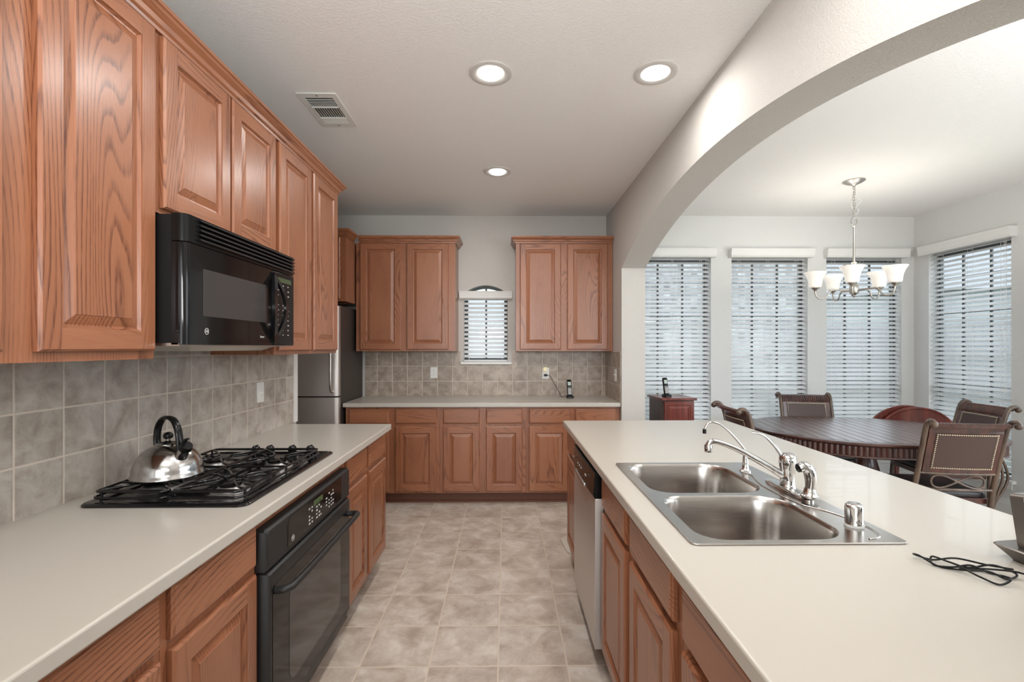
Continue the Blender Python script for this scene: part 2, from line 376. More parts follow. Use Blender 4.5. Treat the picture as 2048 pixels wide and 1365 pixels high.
# rear wall far behind the camera, with tall openings
struct(MB().plate([(-2.6, 0), (XD, 0), (XD, CEI), (-2.6, CEI)], [[(-1.3, .3), (.9, .3), (.9, 2.5), (-1.3, 2.5)], [(1.5, .3), (3.9, .3), (3.9, 2.5), (1.5, 2.5)]],
                  lambda x, z: (x, -3.6, z), (0, 0.15, 0)).build('wall_rear', wallM))
struct(MB().box(-2.6, XL, -3.45, 3.2, 0, CEI).build('wall_left', wallM))
struct(MB().box(-2.75, -2.6, -3.6, YB + .15, 0, CEI).build('wall_alcove', wallM))
# partition with the wide arch between kitchen and dining room
y0, y1, zs, rise = 0.88, 4.21, 2.112, 0.30
hw = (y1 - y0) / 2; yc = (y0 + y1) / 2; rad = (hw * hw + rise * rise) / (2 * rise); a0 = math.asin(hw / rad)
arc = [(yc + rad * math.sin(a0 - 2 * a0 * k / 40), zs + rise - rad + rad * math.cos(a0 - 2 * a0 * k / 40)) for k in range(41)]
poly = [(YB, 0), (YB, CEI), (-3.45, CEI), (-3.45, 0), (y0, 0)] + list(reversed(arc)) + [(y1, 0)]
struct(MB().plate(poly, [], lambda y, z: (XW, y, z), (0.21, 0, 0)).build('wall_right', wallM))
struct(MB().box(XW, XW + .21, y0, 3.17, 0, 0.874).build('wall_island', dinM))

def baseboard(name, x0, x1, y0, y1, side):
    b = MB(); dx, dy = side
    for h0, h1, t in ((0, .105, .015), (.105, .125, .011), (.125, .138, .006)):
        b.box(min(x0, x0 + dx * t) if dx else x0, max(x0, x0 + dx * t) if dx else x1, min(y0, y0 + dy * t) if dy else y0, max(y0, y0 + dy * t) if dy else y1, h0, h1)
    return struct(b.build(name, whiteM))
baseboard('baseboard_right', XD, XD, -3.4, YB - .035, (-1, 0))
baseboard('baseboard_back', XW + .21, XD, YB - .02, YB - .02, (0, -1))

# windows: frame, muntins, pane, sill
def window(name, M, wid, zb, zt, cols, rails, muntz, sill=True, arch=None, apron=True):
    """local: x across, y outwards (0 = inner wall face), z up"""
    fr = MB(); t = 0.035; y0, y1 = 0.085, 0.12
    if arch:
        pts = archwin(0, wid, zb, zt, arch); inn = archwin(t, wid - t, zb + t, zt - .004, arch - t * .55)
        fr.plate(pts, [inn], lambda x, z: (x, y0, z), (0, y1 - y0, 0))
    else:
        fr.plate([(0, zb), (wid, zb), (wid, zt), (0, zt)], [[(t, zb + t), (wid - t, zb + t), (wid - t, zt - t), (t, zt - t)]], lambda x, z: (x, y0, z), (0, y1 - y0, 0))
    for z in rails: fr.box(t, wid - t, y0, y1 - .005, z - .02, z + .02)
    o = fr.build(name, frameM); struct(o); o.matrix_world = M
    mt = MB(); zt2 = zt + (arch - .02 if arch else -t)
    for k in range(1, cols): mt.box(wid * k / cols - .009, wid * k / cols + .009, y0 + .008, y0 + .022, zb + t, zt2)
    for z in muntz: mt.box(t, wid - t, y0 + .009, y0 + .021, z - .008, z + .008)
    mt.build('muntin', frameM, o)
    MB().box(t, wid - t, y0 + .024, y0 + .028, zb + t, zt2 if not arch else zt).build('pane', paneM, o)
    if sill:
        s = MB().box(-.03, wid + .04, -.035, 0.083, zb - .026, zb - .001)
        if apron: s.box(-.01, wid + .015, -.012, -.001, zb - .085, zb - .026)
        s.build('window_sill', whiteM, o, bevel=.003)
    return o
window('window_1', Matrix.Translation((KW[0], YB, 0)), KW[1] - KW[0], KW[2], KW[3], 2, [], [1.45, 1.68, 1.905], True, 0.088, False)
for i, (a, b_) in enumerate(DW):
    window('window_%d' % (i + 2), Matrix.Translation((a, YB - .02, 0)), b_ - a, DZ[0], DZ[1], 3, [1.04], [1.39, 1.74, 2.07, 0.68])
for i, (a, b_) in enumerate(RW[:2]):
    window('window_%d' % (i + 5), Matrix.Translation((XD, b_, 0)) @ Matrix.Rotation(R(-90), 4, 'Z'), b_ - a, DZ[0], DZ[1], 3, [1.04], [1.39, 1.74, 2.07, 0.68])

# blinds
def blinds(label, M, wid, ztop, zbot, over, vh, vd, pitch=0.044, sw=0.050, tilt=33, vz=None, cords=3, wand=True, group='white slatted window blinds'):
    t = thing('window_blind', label, 'blinds', group=group); t.matrix_world = M
    v = MB(); vz = vz if vz else ztop
    prof = [(0, vz - vh), (-vd + .006, vz - vh), (-vd, vz - vh + .012), (-vd + .003, vz - vh + .02), (-vd - .004, vz - .02), (-vd - .010, vz), (0, vz)]
    x0, x1 = -over, wid + over
    v.rings([[(x0, y, z) for y, z in prof], [(x1, y, z) for y, z in prof]]); v.build('valance', whiteM, t)
    s = MB(); z = ztop - vh - .005; k = 0; a = R(tilt); yc = -.004 if vd < .06 else .035
    while z > zbot + .03:
        M3 = Matrix.Rotation(a, 3, 'X')
        s.obox((wid / 2, yc, z), (wid / 2 - .004, sw / 2, .0014), M3); z -= pitch
    s.build('slats', slatM, t)
    MB().box(.003, wid - .003, yc - .026, yc + .026, zbot, zbot + .018).build('bottom_rail', slatM, t, bevel=.003)
    for k in range(cords):
        x = wid * (0.12 + 0.76 * k / max(1, cords - 1)); c = MB()
        for dy in (-.0255, .0255): c.tube([(x, yc + dy, zbot + .01), (x, yc + dy, ztop - vh)], .0011, 5)
        for zz in (zbot + .02, ztop - vh - .02): c.tube([(x, yc - .0255, zz), (x, yc + .0255, zz)], .0011, 5)
        c.build('ladder_cord', cordM, t)
    if wand:
        c = MB(); x = wid * .93
        for dx in (0, .012): c.tube([(x + dx, yc - .038, 1.06), (x + dx, yc - .038, ztop - vh)], .0012, 5)
        c.build('pull_cord', cordM, t)
        MB().lathe([(.003, .03), (.006, .02), (.009, 0), (.004, -.004)], (x + .006, yc - .038, 1.03), 10).build('tassel', whiteM, t)
    return t
blinds('small white slatted blind in the kitchen window between the two upper cabinets', Matrix.Translation((KW[0], YB, 0)), KW[1] - KW[0], 1.978, 1.264, .045, .075, .045, .0445, .046, cords=2, wand=False)
DL = ['tall white slatted blind in the leftmost dining window, behind the small cherry cabinet', 'tall white slatted blind in the middle window of the dining back wall', 'tall white slatted blind behind the chandelier, nearest the room corner']
for (a, b_), lb in zip(DW, DL): blinds(lb, Matrix.Translation((a, YB - .02, 0)), b_ - a, 2.408, .31, .032, .085, .07, vz=2.408)
a, b_ = RW[0]
blinds('tall white slatted blind on the dining side wall at far right', Matrix.Translation((XD, b_, 0)) @ Matrix.Rotation(R(-90), 4, 'Z'), b_ - a, 2.408, .31, .05, .085, .07, vz=2.408)

# what stands outside the windows
tag(MB().box(-2, .78, 7.7, 7.8, -.2, 3.2).build('backdrop_wall', simple('pale_backdrop', (.48, .48, .49), .8)), 'pale plain backdrop wall added outdoors behind the small kitchen window', 'wall')  # added pale backdrop so the kitchen blind gaps read bright
tag(MB().box(.8, 5.0, 7.6, 7.8, -0.2, 3.4).build('brick_wall', extW), 'pale brick wall outdoors seen through the left dining blinds', 'wall')
bpy.data.objects['brick_wall'].location = (0, 0, 0)
tag(MB().box(8.2, 8.3, -4, 9.6, -.2, 1.85).box(5.05, 8.3, 9.6, 9.7, -.2, 1.85).build('garden_fence', fenceM), 'grey board fence outdoors behind the side window blind', 'fence')
t = thing('neighbour_house', 'pale grey house beyond the fence outside the dining windows', 'house', (15, 13.5, 0), R(-45))
MB().box(-6, 6, -3, 3, -.2, 2.9).build('house_wall', extW2, t)
MB().rings([[(x, -3.4, 2.9), (x, 3.4, 2.9), (x, 0, 4.6)] for x in (-6.4, 6.4)]).build('roof', roofM, t)
struct(MB().box(-14, 24, -14, 24, -.35, -.2).build('ground', grassM))

# ------------------------------------------------------------------ cabinets (local: x right, -y out to the viewer, z up; y=0 is the face-frame plane)
DT = 0.020
def door(parent, x0, x1, z0, z1, lab=None, name='door'):
    w_, h = x1 - x0, z1 - z0; b = MB(); st = min(.058, w_ * .2); e = .006
    yf, yb = -DT, -.0005
    # stiles (slot 0) and rails (slot 1) with a small outer chamfer
    def bar(a0, a1, c0, c1, mi, ch):
        # ch = which sides chamfered: L R B T
        l, r_, bo, to = ch
        back = [(a0, yb, c0), (a1, yb, c0), (a1, yb, c1), (a0, yb, c1)]
        mid = [(a0, yf + e, c0), (a1, yf + e, c0), (a1, yf + e, c1), (a0, yf + e, c1)]
        fr = [(a0 + e * l, yf, c0 + e * bo), (a1 - e * r_, yf, c0 + e * bo), (a1 - e * r_, yf, c1 - e * to), (a0 + e * l, yf, c1 - e * to)]
        b.rings([back, mid, fr], mi)
    bar(0, st, 0, h, 0, (1, 0, 1, 1)); bar(w_ - st, w_, 0, h, 0, (0, 1, 1, 1))
    bar(st, w_ - st, 0, st, 1, (0, 0, 1, 0)); bar(st, w_ - st, h - st, h, 1, (0, 0, 0, 1))
    # raised panel
    def q(i, y): return [(st + i, y, st + i), (w_ - st - i, y, st + i), (w_ - st - i, y, h - st - i), (st + i, y, h - st - i)]
    b.rings([q(0, yb), q(-.0003, yf + .003), q(.006, yf + .011), q(.010, yf + .0115), q(.034, yf + .0035), q(.036, yf + .002)], 0)
    o = b.build(name, [oakV, oakH], parent, (x0, 0, z0))
    if lab: o['label'] = lab
    return o
def drawer(parent, x0, x1, z0, z1, name='drawer'):
    w_, h = x1 - x0, z1 - z0; b = MB(); yf, yb = -DT, -.0005; e = .008
    def q(i, y): return [(i, y, i), (w_ - i, y, i), (w_ - i, y, h - i), (i, y, h - i)]
    b.rings([q(0, yb), q(0, yf + .009), q(.003, yf + .005), q(e, yf + .0035), q(e + .002, yf)], 0)
    return b.build(name, [oakH], parent, (x0, 0, z0))
def carcass(parent, w_, d, z0, z1, toe=0, back=True, hole=None, ends=(0, 0)):
    """shell of panels with a face sheet; hole = (x0,x1,z0,z1) left open in the face"""
    b = MB(); t = .018
    if hole:
        hx0, hx1, hz0, hz1 = hole
        b.box(0, hx0, 0, t, z0, z1, 0); b.box(hx1, w_, 0, t, z0, z1, 0)
        b.box(hx0, hx1, 0, t, hz1, z1, 1)
        if hz0 > z0: b.box(hx0, hx1, 0, t, z0, hz0, 1)
    else: b.box(0, w_, 0, t, z0, z1, 0)
    b.box(0, t, t, d, z0, z1, 0); b.box(w_ - t, w_, t, d, z0, z1, 0)
    b.box(t, w_ - t, t, d, z0 + .012, z0 + .028, 1)
    b.box(t, w_ - t, d - .008, d, z0 + .028, z1, 0)
    o = b.build('carcass', [oakV, oakH], parent)
    if toe:
        MB().box(0, w_, .075, .09, 0.0, z0 - .001, 0).box(0, w_, .062, .074, 0.0, .018, 0).build('toe_kick', [brownTrim], parent)
    return o
def crownpath(parent, path, z0, z1, out=.05, name='crown_moulding'):
    """path of 2D points on the face plane (outside corner mitred); outward is to the right-hand normal (supplied per segment)"""
    prof = [(0, z0), (.010, z0), (.012, z0 + .010), (.020, z0 + .016), (.024, z0 + .030), (.040, z0 + .042), (.044, z0 + .050), (out, z0 + .052), (out, z1), (0, z1)]
    pts, nrm = path; rings = []
    for p, n_ in zip(pts, nrm): rings.append([(p[0] + n_[0] * o, p[1] + n_[1] * o, z) for o, z in prof])
    b = MB(); b.rings(rings, 0); return b.build(name, [oakH], parent)

UB, UT, CT = 1.372, 2.405, 2.462    # upper cabinets: bottom, face top, crown top
# --- left wall uppers (rotation +90: local x -> +Y)
LX = -1.095; LD = LX - XL - .003
def left_upper(label, ya, yb_, zb, doors, ends=None):
    t = thing('upper_cabinet', label, 'cabinet', (LX, ya, 0), R(90), 'oak wall cabinets on the left wall')
    carcass(t, yb_ - ya, LD, zb, UT + .012)
    for a, b2, z0, z1 in doors: door(t, a - ya, b2 - ya, z0, z1)
    return t
left_upper('tall oak wall cabinet nearest the viewer, left of the microwave', .63, 1.494, UB, [(.672, 1.036, 1.397, 2.392), (1.113, 1.480, 1.397, 2.392)])
left_upper('short oak wall cabinet directly above the black microwave', 1.496, 2.262, 1.832, [(1.516, 1.878, 1.848, 2.392), (1.894, 2.246, 1.848, 2.392)])
left_upper('tall oak wall cabinet right of the microwave, ending the left run', 2.264, 3.09, UB, [(2.286, 2.656, 1.390, 2.392), (2.690, 3.065, 1.390, 2.392)])
t = thing('crown_moulding', 'long oak crown moulding along the top of the left wall cabinets', 'moulding', (LX, .63, 0), R(90))
Lw = 3.09 - .63
crownpath(t, ([(0, -.001), (Lw + .001, -.001), (Lw + .001, LD)], [(0, -1), (1, -1), (1, 0)]), UT - .008, CT, name='moulding')

# --- back wall uppers
BY = 4.553; BD = YB - BY - .003
def back_upper(label, x0, x1, doors, cp, group='oak wall cabinets on the back wall'):
    t = thing('upper_cabinet', label, 'cabinet', (x0, BY, 0), 0, group)
    w_ = x1 - x0; carcass(t, w_, BD, UB, UT)
    for a, b2 in doors: door(t, a - x0, b2 - x0, 1.388, 2.400)
    crownpath(t, cp(w_), UT, CT + .006, .045)
    return t
back_upper('two-door oak wall cabinet left of the small window, beside the refrigerator', -1.424, -.481, [(-1.384, -.998), (-.941, -.545)],
           lambda w_: ([(0.03, -.001), (w_ + .001, -.001), (w_ + .001, BD)], [(0, -1), (1, -1), (1, 0)]))
back_upper('two-door oak wall cabinet right of the small window, in the corner', .099, 1.026, [(.137, .528), (.590, .975)],
           lambda w_: ([(-.001, BD), (-.001, -.001), (w_, -.001)], [(-1, 0), (-1, -1), (0, -1)]))
# over-fridge cabinet
FY = 4.29
t = thing('fridge_cabinet', 'oak cabinet set above the refrigerator, deeper than its neighbours', 'cabinet', (-2.36, FY, 0), 0)
carcass(t, .925, BY - FY - .004 + .0, 1.822, UT); 
door(t, .03, .44, 1.842, 2.398); door(t, .472, .878, 1.842, 2.398)
MB().box(.0, .925, BY - FY - .003, YB - FY - .003, 1.822, UT).build('rear_box', [oakV], t)
for o in list(t.children):
    if o.name.startswith('rear_box'): o.location = (-.01, 0, 0)
crownpath(t, ([(0.0, -.001), (.926, -.001), (.926, .21)], [(0, -1), (1, -1), (1, 0)]), UT, CT + .006, .045)

# --- back base cabinets
FYB = 4.260; DB = YB - FYB - .003
spans = [(-1.394, -1.040), (-.983, -.619), (-.557, -.233), (-.175, .150), (.208, .570), (.624, .991)]
cuts = [-1.425, -.588, .179, 1.026]
labs = ['two-door oak base cabinet at the left end of the back counter, beside the refrigerator', 'two-door oak base cabinet in the middle of the back counter', 'two-door oak base cabinet under the cordless phone, right end of the back counter']
for i in range(3):
    x0, x1 = cuts[i] + .0005, cuts[i + 1] - .0005
    t = thing('base_cabinet', labs[i], 'cabinet', (x0, FYB, 0), 0, 'oak base cabinets along the back wall')
    carcass(t, x1 - x0, DB, .105, .874, toe=1)
    for a, b2 in spans[2 * i:2 * i + 2]:
        drawer(t, a - x0, b2 - x0, .728, .858); door(t, a - x0, b2 - x0, .122, .702)
o = MB().box(-1.443, 1.027, 4.224, YB - .002, .876, .914).build('countertop', counterM, bevel=.006, seg=3)
tag(o, 'cream laminate countertop along the back wall under the small window', 'countertop')

# --- left base cabinets
LBX = -.785; LBD = LBX - XL - .003
def left_base(label, ya, yb_, items, hole=None, name='base_cabinet'):
    t = thing(name, label, 'cabinet', (LBX, ya, 0), R(90), 'oak base cabinets on the cooktop side')
    carcass(t, yb_ - ya, LBD, .105, .874, toe=1, hole=hole)
    for a, b2 in items:
        drawer(t, a - ya, b2 - ya, .731, .862); door(t, a - ya, b2 - ya, .128, .706)
    return t
left_base('oak base cabinet at lower left corner, nearest the viewer', .22, 1.088, [(.36, .66), (.70, 1.071)])
left_base('narrow one-door oak base cabinet just before the black oven', 1.089, 1.484, [(1.110, 1.478)])
ovc = left_base('oak oven cabinet frame around the black wall oven', 1.485, 2.290, [], hole=(.022, .783, .150, .822), name='oven_cabinet')
left_base('two-door oak base cabinet past the oven at the end of the run', 2.291, 3.066, [(2.326, 2.645), (2.694, 3.050)])
o = MB().box(XL + .002, -.738, .22, 3.084, .876, .914).build('countertop', counterM, bevel=.006, seg=3)
tag(o, 'cream laminate countertop on the left carrying the cooktop and kettle', 'countertop')

# --- island base (rotation -90: local x -> -Y, -y -> -X)
IX = .425; ID = XW - IX - .003
def isl(label, ya, yb_, fronts, back=True):
    t = thing('base_cabinet', label, 'cabinet', (IX, yb_, 0), R(-90), 'oak base cabinets of the sink island')
    carcass(t, yb_ - ya, ID, .105, .874, toe=1)
    for (a, b2) in fronts:
        drawer(t, yb_ - b2, yb_ - a, .731, .862); door(t, yb_ - b2, yb_ - a, .128, .706)
    return t
isl('oak base cabinet at the far end of the island, beyond the dishwasher', 2.672, 3.17, [(2.705, 3.135)])
isl('two-door oak sink cabinet of the island, next to the dishwasher', 1.131, 2.040, [(1.622, 2.012), (1.165, 1.558)])
isl('oak base cabinet of the island nearest the viewer at bottom right', .24, 1.129, [(.72, 1.096), (.28, .68)])
SK = (.462, 1.012, 1.174, 2.008)
b = MB().plate([(.387, .24), (1.028, .24), (1.028, .882), (1.492, .882), (1.492, 3.205), (.387, 3.205)], [rrect(SK[0] + .022, SK[1] - .06, SK[2] + .02, SK[3] - .02, .04, 5)],
               lambda x, y: (x, y, .876), (0, 0, .038))
o = b.build('countertop', counterM)
bv = o.modifiers.new('bevel', 'BEVEL'); bv.width = .006; bv.segments = 3; bv.limit_method = 'ANGLE'; bv.angle_limit = R(60); o.data.shade_smooth(); o.data.set_sharp_from_angle(angle=R(50))
tag(o, 'large cream laminate island countertop holding the steel sink', 'countertop')

# --- backsplashes
o = MB().box(XL + .0005, XL + .009, .22, 3.14, .9145, 1.371).box(XL + .0005, XL + .009, 1.497, 2.261, 1.371, 1.4145).build('tile_backsplash', tileL)
tag(o, 'grey-taupe square tile backsplash behind the cooktop', 'backsplash', 'tiled backsplashes')
o = MB().box(XL + .0005, XL + .011, 3.1405, 3.198, .9145, 1.371).build('tile_edge_trim', whiteM); tag(o, 'thin white edge strip closing the left backsplash beside the refrigerator', 'trim')
o = MB().plate([(-1.424, .9145), (1.029, .9145), (1.029, 1.371), (KW[1] + .046, 1.371), (KW[1] + .046, 1.235), (KW[0] - .036, 1.235), (KW[0] - .036, 1.371), (-1.424, 1.371)], [], lambda x, z: (x, YB - .009, z), (0, .0085, 0)).build('tile_backsplash', tileB)
tag(o, 'brownish square tile backsplash on the back wall below the small window', 'backsplash', 'tiled backsplashes')
o = MB().box(XW - .009, XW - .0005, 4.232, YB - .0095, .9145, 1.371).build('tile_backsplash', tileR)
tag(o, 'short tiled backsplash return on the side wall with the light switch', 'backsplash', 'tiled backsplashes')

# ------------------------------------------------------------------ refrigerator
t = thing('refrigerator', 'stainless refrigerator with dark side in the back left corner', 'refrigerator', (-1.895, 4.5, 0))
MB().box(-.445, .445, -.30, .345, .02, 1.775).build('body', fridgeSide, t, bevel=.004)
def fdoor(z0, z1, name):
    b = MB(); pr = [(-.445, -.303)] + [(-.445, -.33)] + [(-.445 + .02 * (1 - math.cos(R(a))), -.335 - .025 * math.sin(R(a))) for a in range(0, 91, 15)] + [(.445 - .04 + .04 * math.sin(R(a)), -.335 - .025 * math.cos(R(a))) for a in range(0, 91, 10)] + [(.445, -.303)]
    b.rings([[(x, y, z0) for x, y in pr], [(x, y, z1) for x, y in pr]]); return b.build(name, steelM, t, smooth=35)
d1 = fdoor(.985, 1.77, 'fridge_door'); d2 = fdoor(.06, .972, 'freezer_door')
MB().tube(spline([(.395, -.362, 1.02), (.395, -.405, 1.06), (.395, -.41, 1.3), (.395, -.405, 1.62), (.395, -.362, 1.66)], 6), .011, 10).build('handle', nickelM, d1, smooth=60)
for x in (-.38, .38): MB().lathe([(.02, 0), (.02, .02)], (x, -.2, 0), 12).build('foot', blackM, t)

# ------------------------------------------------------------------ microwave (local frame like left cabinets)
t = thing('microwave_oven', 'black over-the-range microwave with loop handle under the short cabinet', 'microwave', (-1.0, 1.499, 0), R(90))
MWw = .76; z0, z1 = 1.416, 1.829; zv = 1.742
MB().box(.004, MWw - .004, .045, .398, z0 + .006, z1 - .003).build('case', blackSoft, t)
def slab(x0, x1, za, zb, r=.022):
    p = [(x0, .044)] + [(x0 + r - r * math.cos(R(a)), r - r * math.sin(R(a))) for a in range(0, 91, 15)] + [(x1 - .006, 0), (x1, .006), (x1, .044)]
    b = MB(); b.rings([[(x, y, za) for x, y in p], [(x, y, zb) for x, y in p]]); return b
slab(0, MWw, zv, z1).build('vent_panel', blackM, t, smooth=35)
b = MB()
for k in range(5):
    z = zv + .013 + k * .0155
    b.obox((MWw / 2 + .025, -.004, z), (MWw / 2 - .035, .006, .0035), Matrix.Rotation(R(-25), 3, 'X'))
vg = b.build('vent_louvres', blackGloss, [o for o in t.children if o.name.startswith('vent_panel')][0])
dr = slab(0, MWw * .735, z0, zv - .003).build('door', glassBlack, t, smooth=35)
MB().plate(rrect(.085, .500, z0 + .095, zv - .075, .004, 2), [], lambda x, z: (x, -.0012, z), (0, .0008, 0)).build('window', meshWin, dr)
MB().box(MWw * .735 + .002, MWw, 0, .044, z0, zv - .003).build('control_panel', blackM, t, bevel=.003)
cp = [o for o in t.children if o.name.startswith('control_panel')][0]
b = MB(); rnd = random.Random(4)
for r_ in range(11):
    for c_ in range(3):
        zz = z0 + .045 + r_ * .022
        if r_ in (7,): continue
        wv = rnd.uniform(.006, .014); b.box(MWw * .735 + .040 + c_ * .048, MWw * .735 + .040 + c_ * .048 + wv, -.0012, -.0004, zz, zz + .004)
b.build('key_marks', printM, cp)
MB().box(MWw * .735 + .025, MWw - .03, -.0012, -.0004, zv - .045, zv - .025).build('display', lcdG, cp)
# leaf-shaped loop handle
hx = MWw * .735; hz0, hz1 = z0 + .010, zv - .012; hc = (hz0 + hz1) / 2; hh = (hz1 - hz0) / 2
def leaf(hw_, hh_, n=14):
    L = []
    for k in range(n + 1):
        a = -1 + 2 * k / n; L.append((hx + hw_ * (1 - a * a), hc + a * hh_))
    for k in range(1, n):
        a = 1 - 2 * k / n; L.append((hx - hw_ * (1 - a * a), hc + a * hh_))
    return L
b = MB(); outer, inner = leaf(.062, hh), leaf(.038, hh * .74)
def lift(p, q=1.0): a = (p[1] - hc) / hh; return (p[0], -.006 - .034 * (1 - a * a) * q, p[1])
n_ = len(outer); rings = []
for i in range(n_):
    o_, i_ = outer[i], inner[i]
    oo, ii = lift(o_), lift(i_); rings.append([oo, (ii[0], ii[1], ii[2]), (ii[0], ii[1] + .012, ii[2]), (oo[0], oo[1] + .014, oo[2])])
b.rings(rings, 0, closed=True)
b.box(hx - .006, hx + .006, -.012, -.0002, hz0, hz0 + .03).box(hx - .006, hx + .006, -.012, -.0002, hz1 - .03, hz1)
b.build('handle', blackGloss, dr, smooth=50)
def roundel(parent, x, y, z, s, rot):
    """round monogram badge"""
    e = MB(); n = 24; r0, r1 = s, s * .86
    M = Matrix.Translation((x, y, z)) @ Matrix.Rotation(rot[2], 4, 'Z') if False else None
    rings = []
    for k in range(n):
        a = 2 * math.pi * k / n
        rings.append([(x + r0 * math.cos(a), y, z + r0 * math.sin(a)), (x + r1 * math.cos(a), y, z + r1 * math.sin(a)), (x + r1 * math.cos(a), y - .0005, z + r1 * math.sin(a)), (x + r0 * math.cos(a), y - .0005, z + r0 * math.sin(a))])
    e.rings(rings, 0, closed=True); e.build('logo_ring', printM, parent)
    text('logo_letters', 'GE', s * 1.15, printM, parent, (x, y - .0003, z), (R(90), 0, 0))
roundel(dr, .105, -.0006, z0 + .045, .011, None)
text('word_mark', 'Sensor', .012, printM, dr, (.468, -.0008, z0 + .035), (R(90), 0, 0))
b = MB().box(.0, MWw, .02, .38, z0 - .004, z0 + .005); b.build('base_plate', nickelM, t)
MB().rings([[(.10, .06, z0 - .004), (.70, .06, z0 - .004), (.70, .30, z0 - .004), (.10, .30, z0 - .004)], [(.16, .09, z0 - .022), (.64, .09, z0 - .022), (.64, .27, z0 - .022), (.16, .27, z0 - .022)]]).build('filter_housing', nickelM, t)

# ------------------------------------------------------------------ wall oven
t = thing('wall_oven', 'black built-in oven with bar handle below the cooktop', 'oven', (LBX, 1.507, 0), R(90))
OW = .761; oz0, oz1 = .152, .822; os_ = .700
MB().box(.004, OW - .004, .0, .50, oz0 + .004, oz1 - .003).build('case', blackSoft, t)
b = MB(); p = rrect(-.012, OW + .012, os_, .836, [.012, .012, .003, .003], 5)
f0 = [(x, -.002, z) for x, z in p]; cx, cz = OW / 2, (os_ + .836) / 2
def inset(pts, d, y): return [(x + (d if x < cx else -d), y, z + (d if z < cz else -d)) for x, z in pts]
b.rings([f0, [(x, -.030, z) for x, z in p], inset(p, .008, -.040)]); pn = b.build('control_panel', ovenM, t, smooth=40)
MB().plate(rrect(.13, .655, os_ + .022, .822, [.006, .03, .004, .004], 5), [], lambda x, z: (x, -.0415, z), (0, .001, 0)).build('panel_glass', glassBlack, pn)
rnd = random.Random(8)
for cols_ in ((.30, .325), (.37, .395, .412), (.47, .50, .525, .545)):
    b = MB()
    for cx_ in cols_:
        for r_ in range(5):
            if rnd.random() < .8: z = os_ + .035 + r_ * .014; b.box(cx_, cx_ + rnd.uniform(.008, .014), -.0425, -.0418, z, z + .006)
    b.build('key_marks', printM, pn)
MB().box(.345, .435, -.0425, -.0418, .79, .812).build('clock', lcdG, pn)
roundel(pn, .165, -.0422, os_ + .042, .011, None)
b = MB(); p = rrect(-.004, OW + .004, oz0 + .01, os_ - .006, .006, 3); cz = (oz0 + os_) / 2
b.rings([[(x, -.002, z) for x, z in p], [(x, -.036, z) for x, z in p], inset(p, .006, -.044)]); dr = b.build('door', ovenM, t, smooth=40)
MB().plate(rrect(.015, OW - .015, oz0 + .04, os_ - .055, .012, 4), [], lambda x, z: (x, -.0455, z), (0, .0012, 0)).build('outer_glass', glassBlack, dr)
MB().plate(rrect(.13, OW - .13, oz0 + .10, os_ - .10, .05, 6), [], lambda x, z: (x, -.0463, z), (0, .0006, 0)).build('window', glassWin, dr)
hp = spline([(.03, -.047, .628), (.035, -.085, .632), (.09, -.100, .636), (.38, -.104, .638), (OW - .09, -.100, .636), (OW - .035, -.085, .632), (OW - .03, -.047, .628)], 8)
MB().tube(hp, .0125, 12).build('handle', ovenM, dr, smooth=60)
MB().box(0, OW, -.034, -.002, oz0 - .028, oz0 + .006).build('lower_vent', blackM, t, bevel=.003)

# ------------------------------------------------------------------ dishwasher
t = thing('dishwasher', 'stainless dishwasher with black control strip in the island', 'dishwasher', (IX, 2.668, 0), R(-90))
DWw = .622
MB().box(.01, DWw - .01, .004, .56, .11, .868).build('tub', blackSoft, t)
b = MB()
pr = [(0, .10), (-.040, .10), (-.042, .40), (-.040, .745), (-.036, .752), (0, .752)]
b.rings([[(.004, y, z) for y, z in pr], [(DWw - .004, y, z) for y, z in pr]]); dd_ = b.build('door', steelM, t, bevel=.003)
b = MB(); seg = 12; rings = []
for k in range(seg + 1):
    x = .004 + (DWw - .008) * k / seg; s = math.sin(math.pi * k / seg)
    rings.append([(x, 0, .754), (x, -.040, .754 - .0 * s), (x, -.047 - .010 * s, .765), (x, -.040 - .008 * s, .862), (x, 0, .868)])
b.rings(rings); cpn = b.build('control_panel', blackM, t, smooth=40)
b = MB()
for k, x in enumerate((.10, .118, .24, .29, .34, .46, .48)):
    b.box(x, x + (.012 if k not in (0,) else .03), -.0575, -.0555, .815, .822)
b.build('key_marks', printM, cpn)
MB().box(.17, .45, -.062, -.045, .756, .772).build('pull_lip', nickelM, cpn, bevel=.004)
MB().box(.01, DWw - .01, .06, .075, .0, .10).build('toe_panel', blackM, t)

# ------------------------------------------------------------------ sink
t = thing('kitchen_sink', 'double-bowl stainless steel sink set into the island countertop', 'sink', (0, 0, .9145))
B1 = dict(x0=.498, x1=.892, y0=1.588, y1=1.985); B2 = dict(x0=.498, x1=.892, y0=1.198, y1=1.556)
def bowl_loop(B, d=0, rr=.075): return rrect(B['x0'] + d, B['x1'] - d, B['y0'] + d, B['y1'] - d, [rr * 1.25, rr, rr, rr * 1.25], 7)
b = MB().plate(rrect(*SK, .018, 4), [bowl_loop(B1, 0), bowl_loop(B2, 0)], lambda x, y: (x, y, 0), (0, 0, .0045))
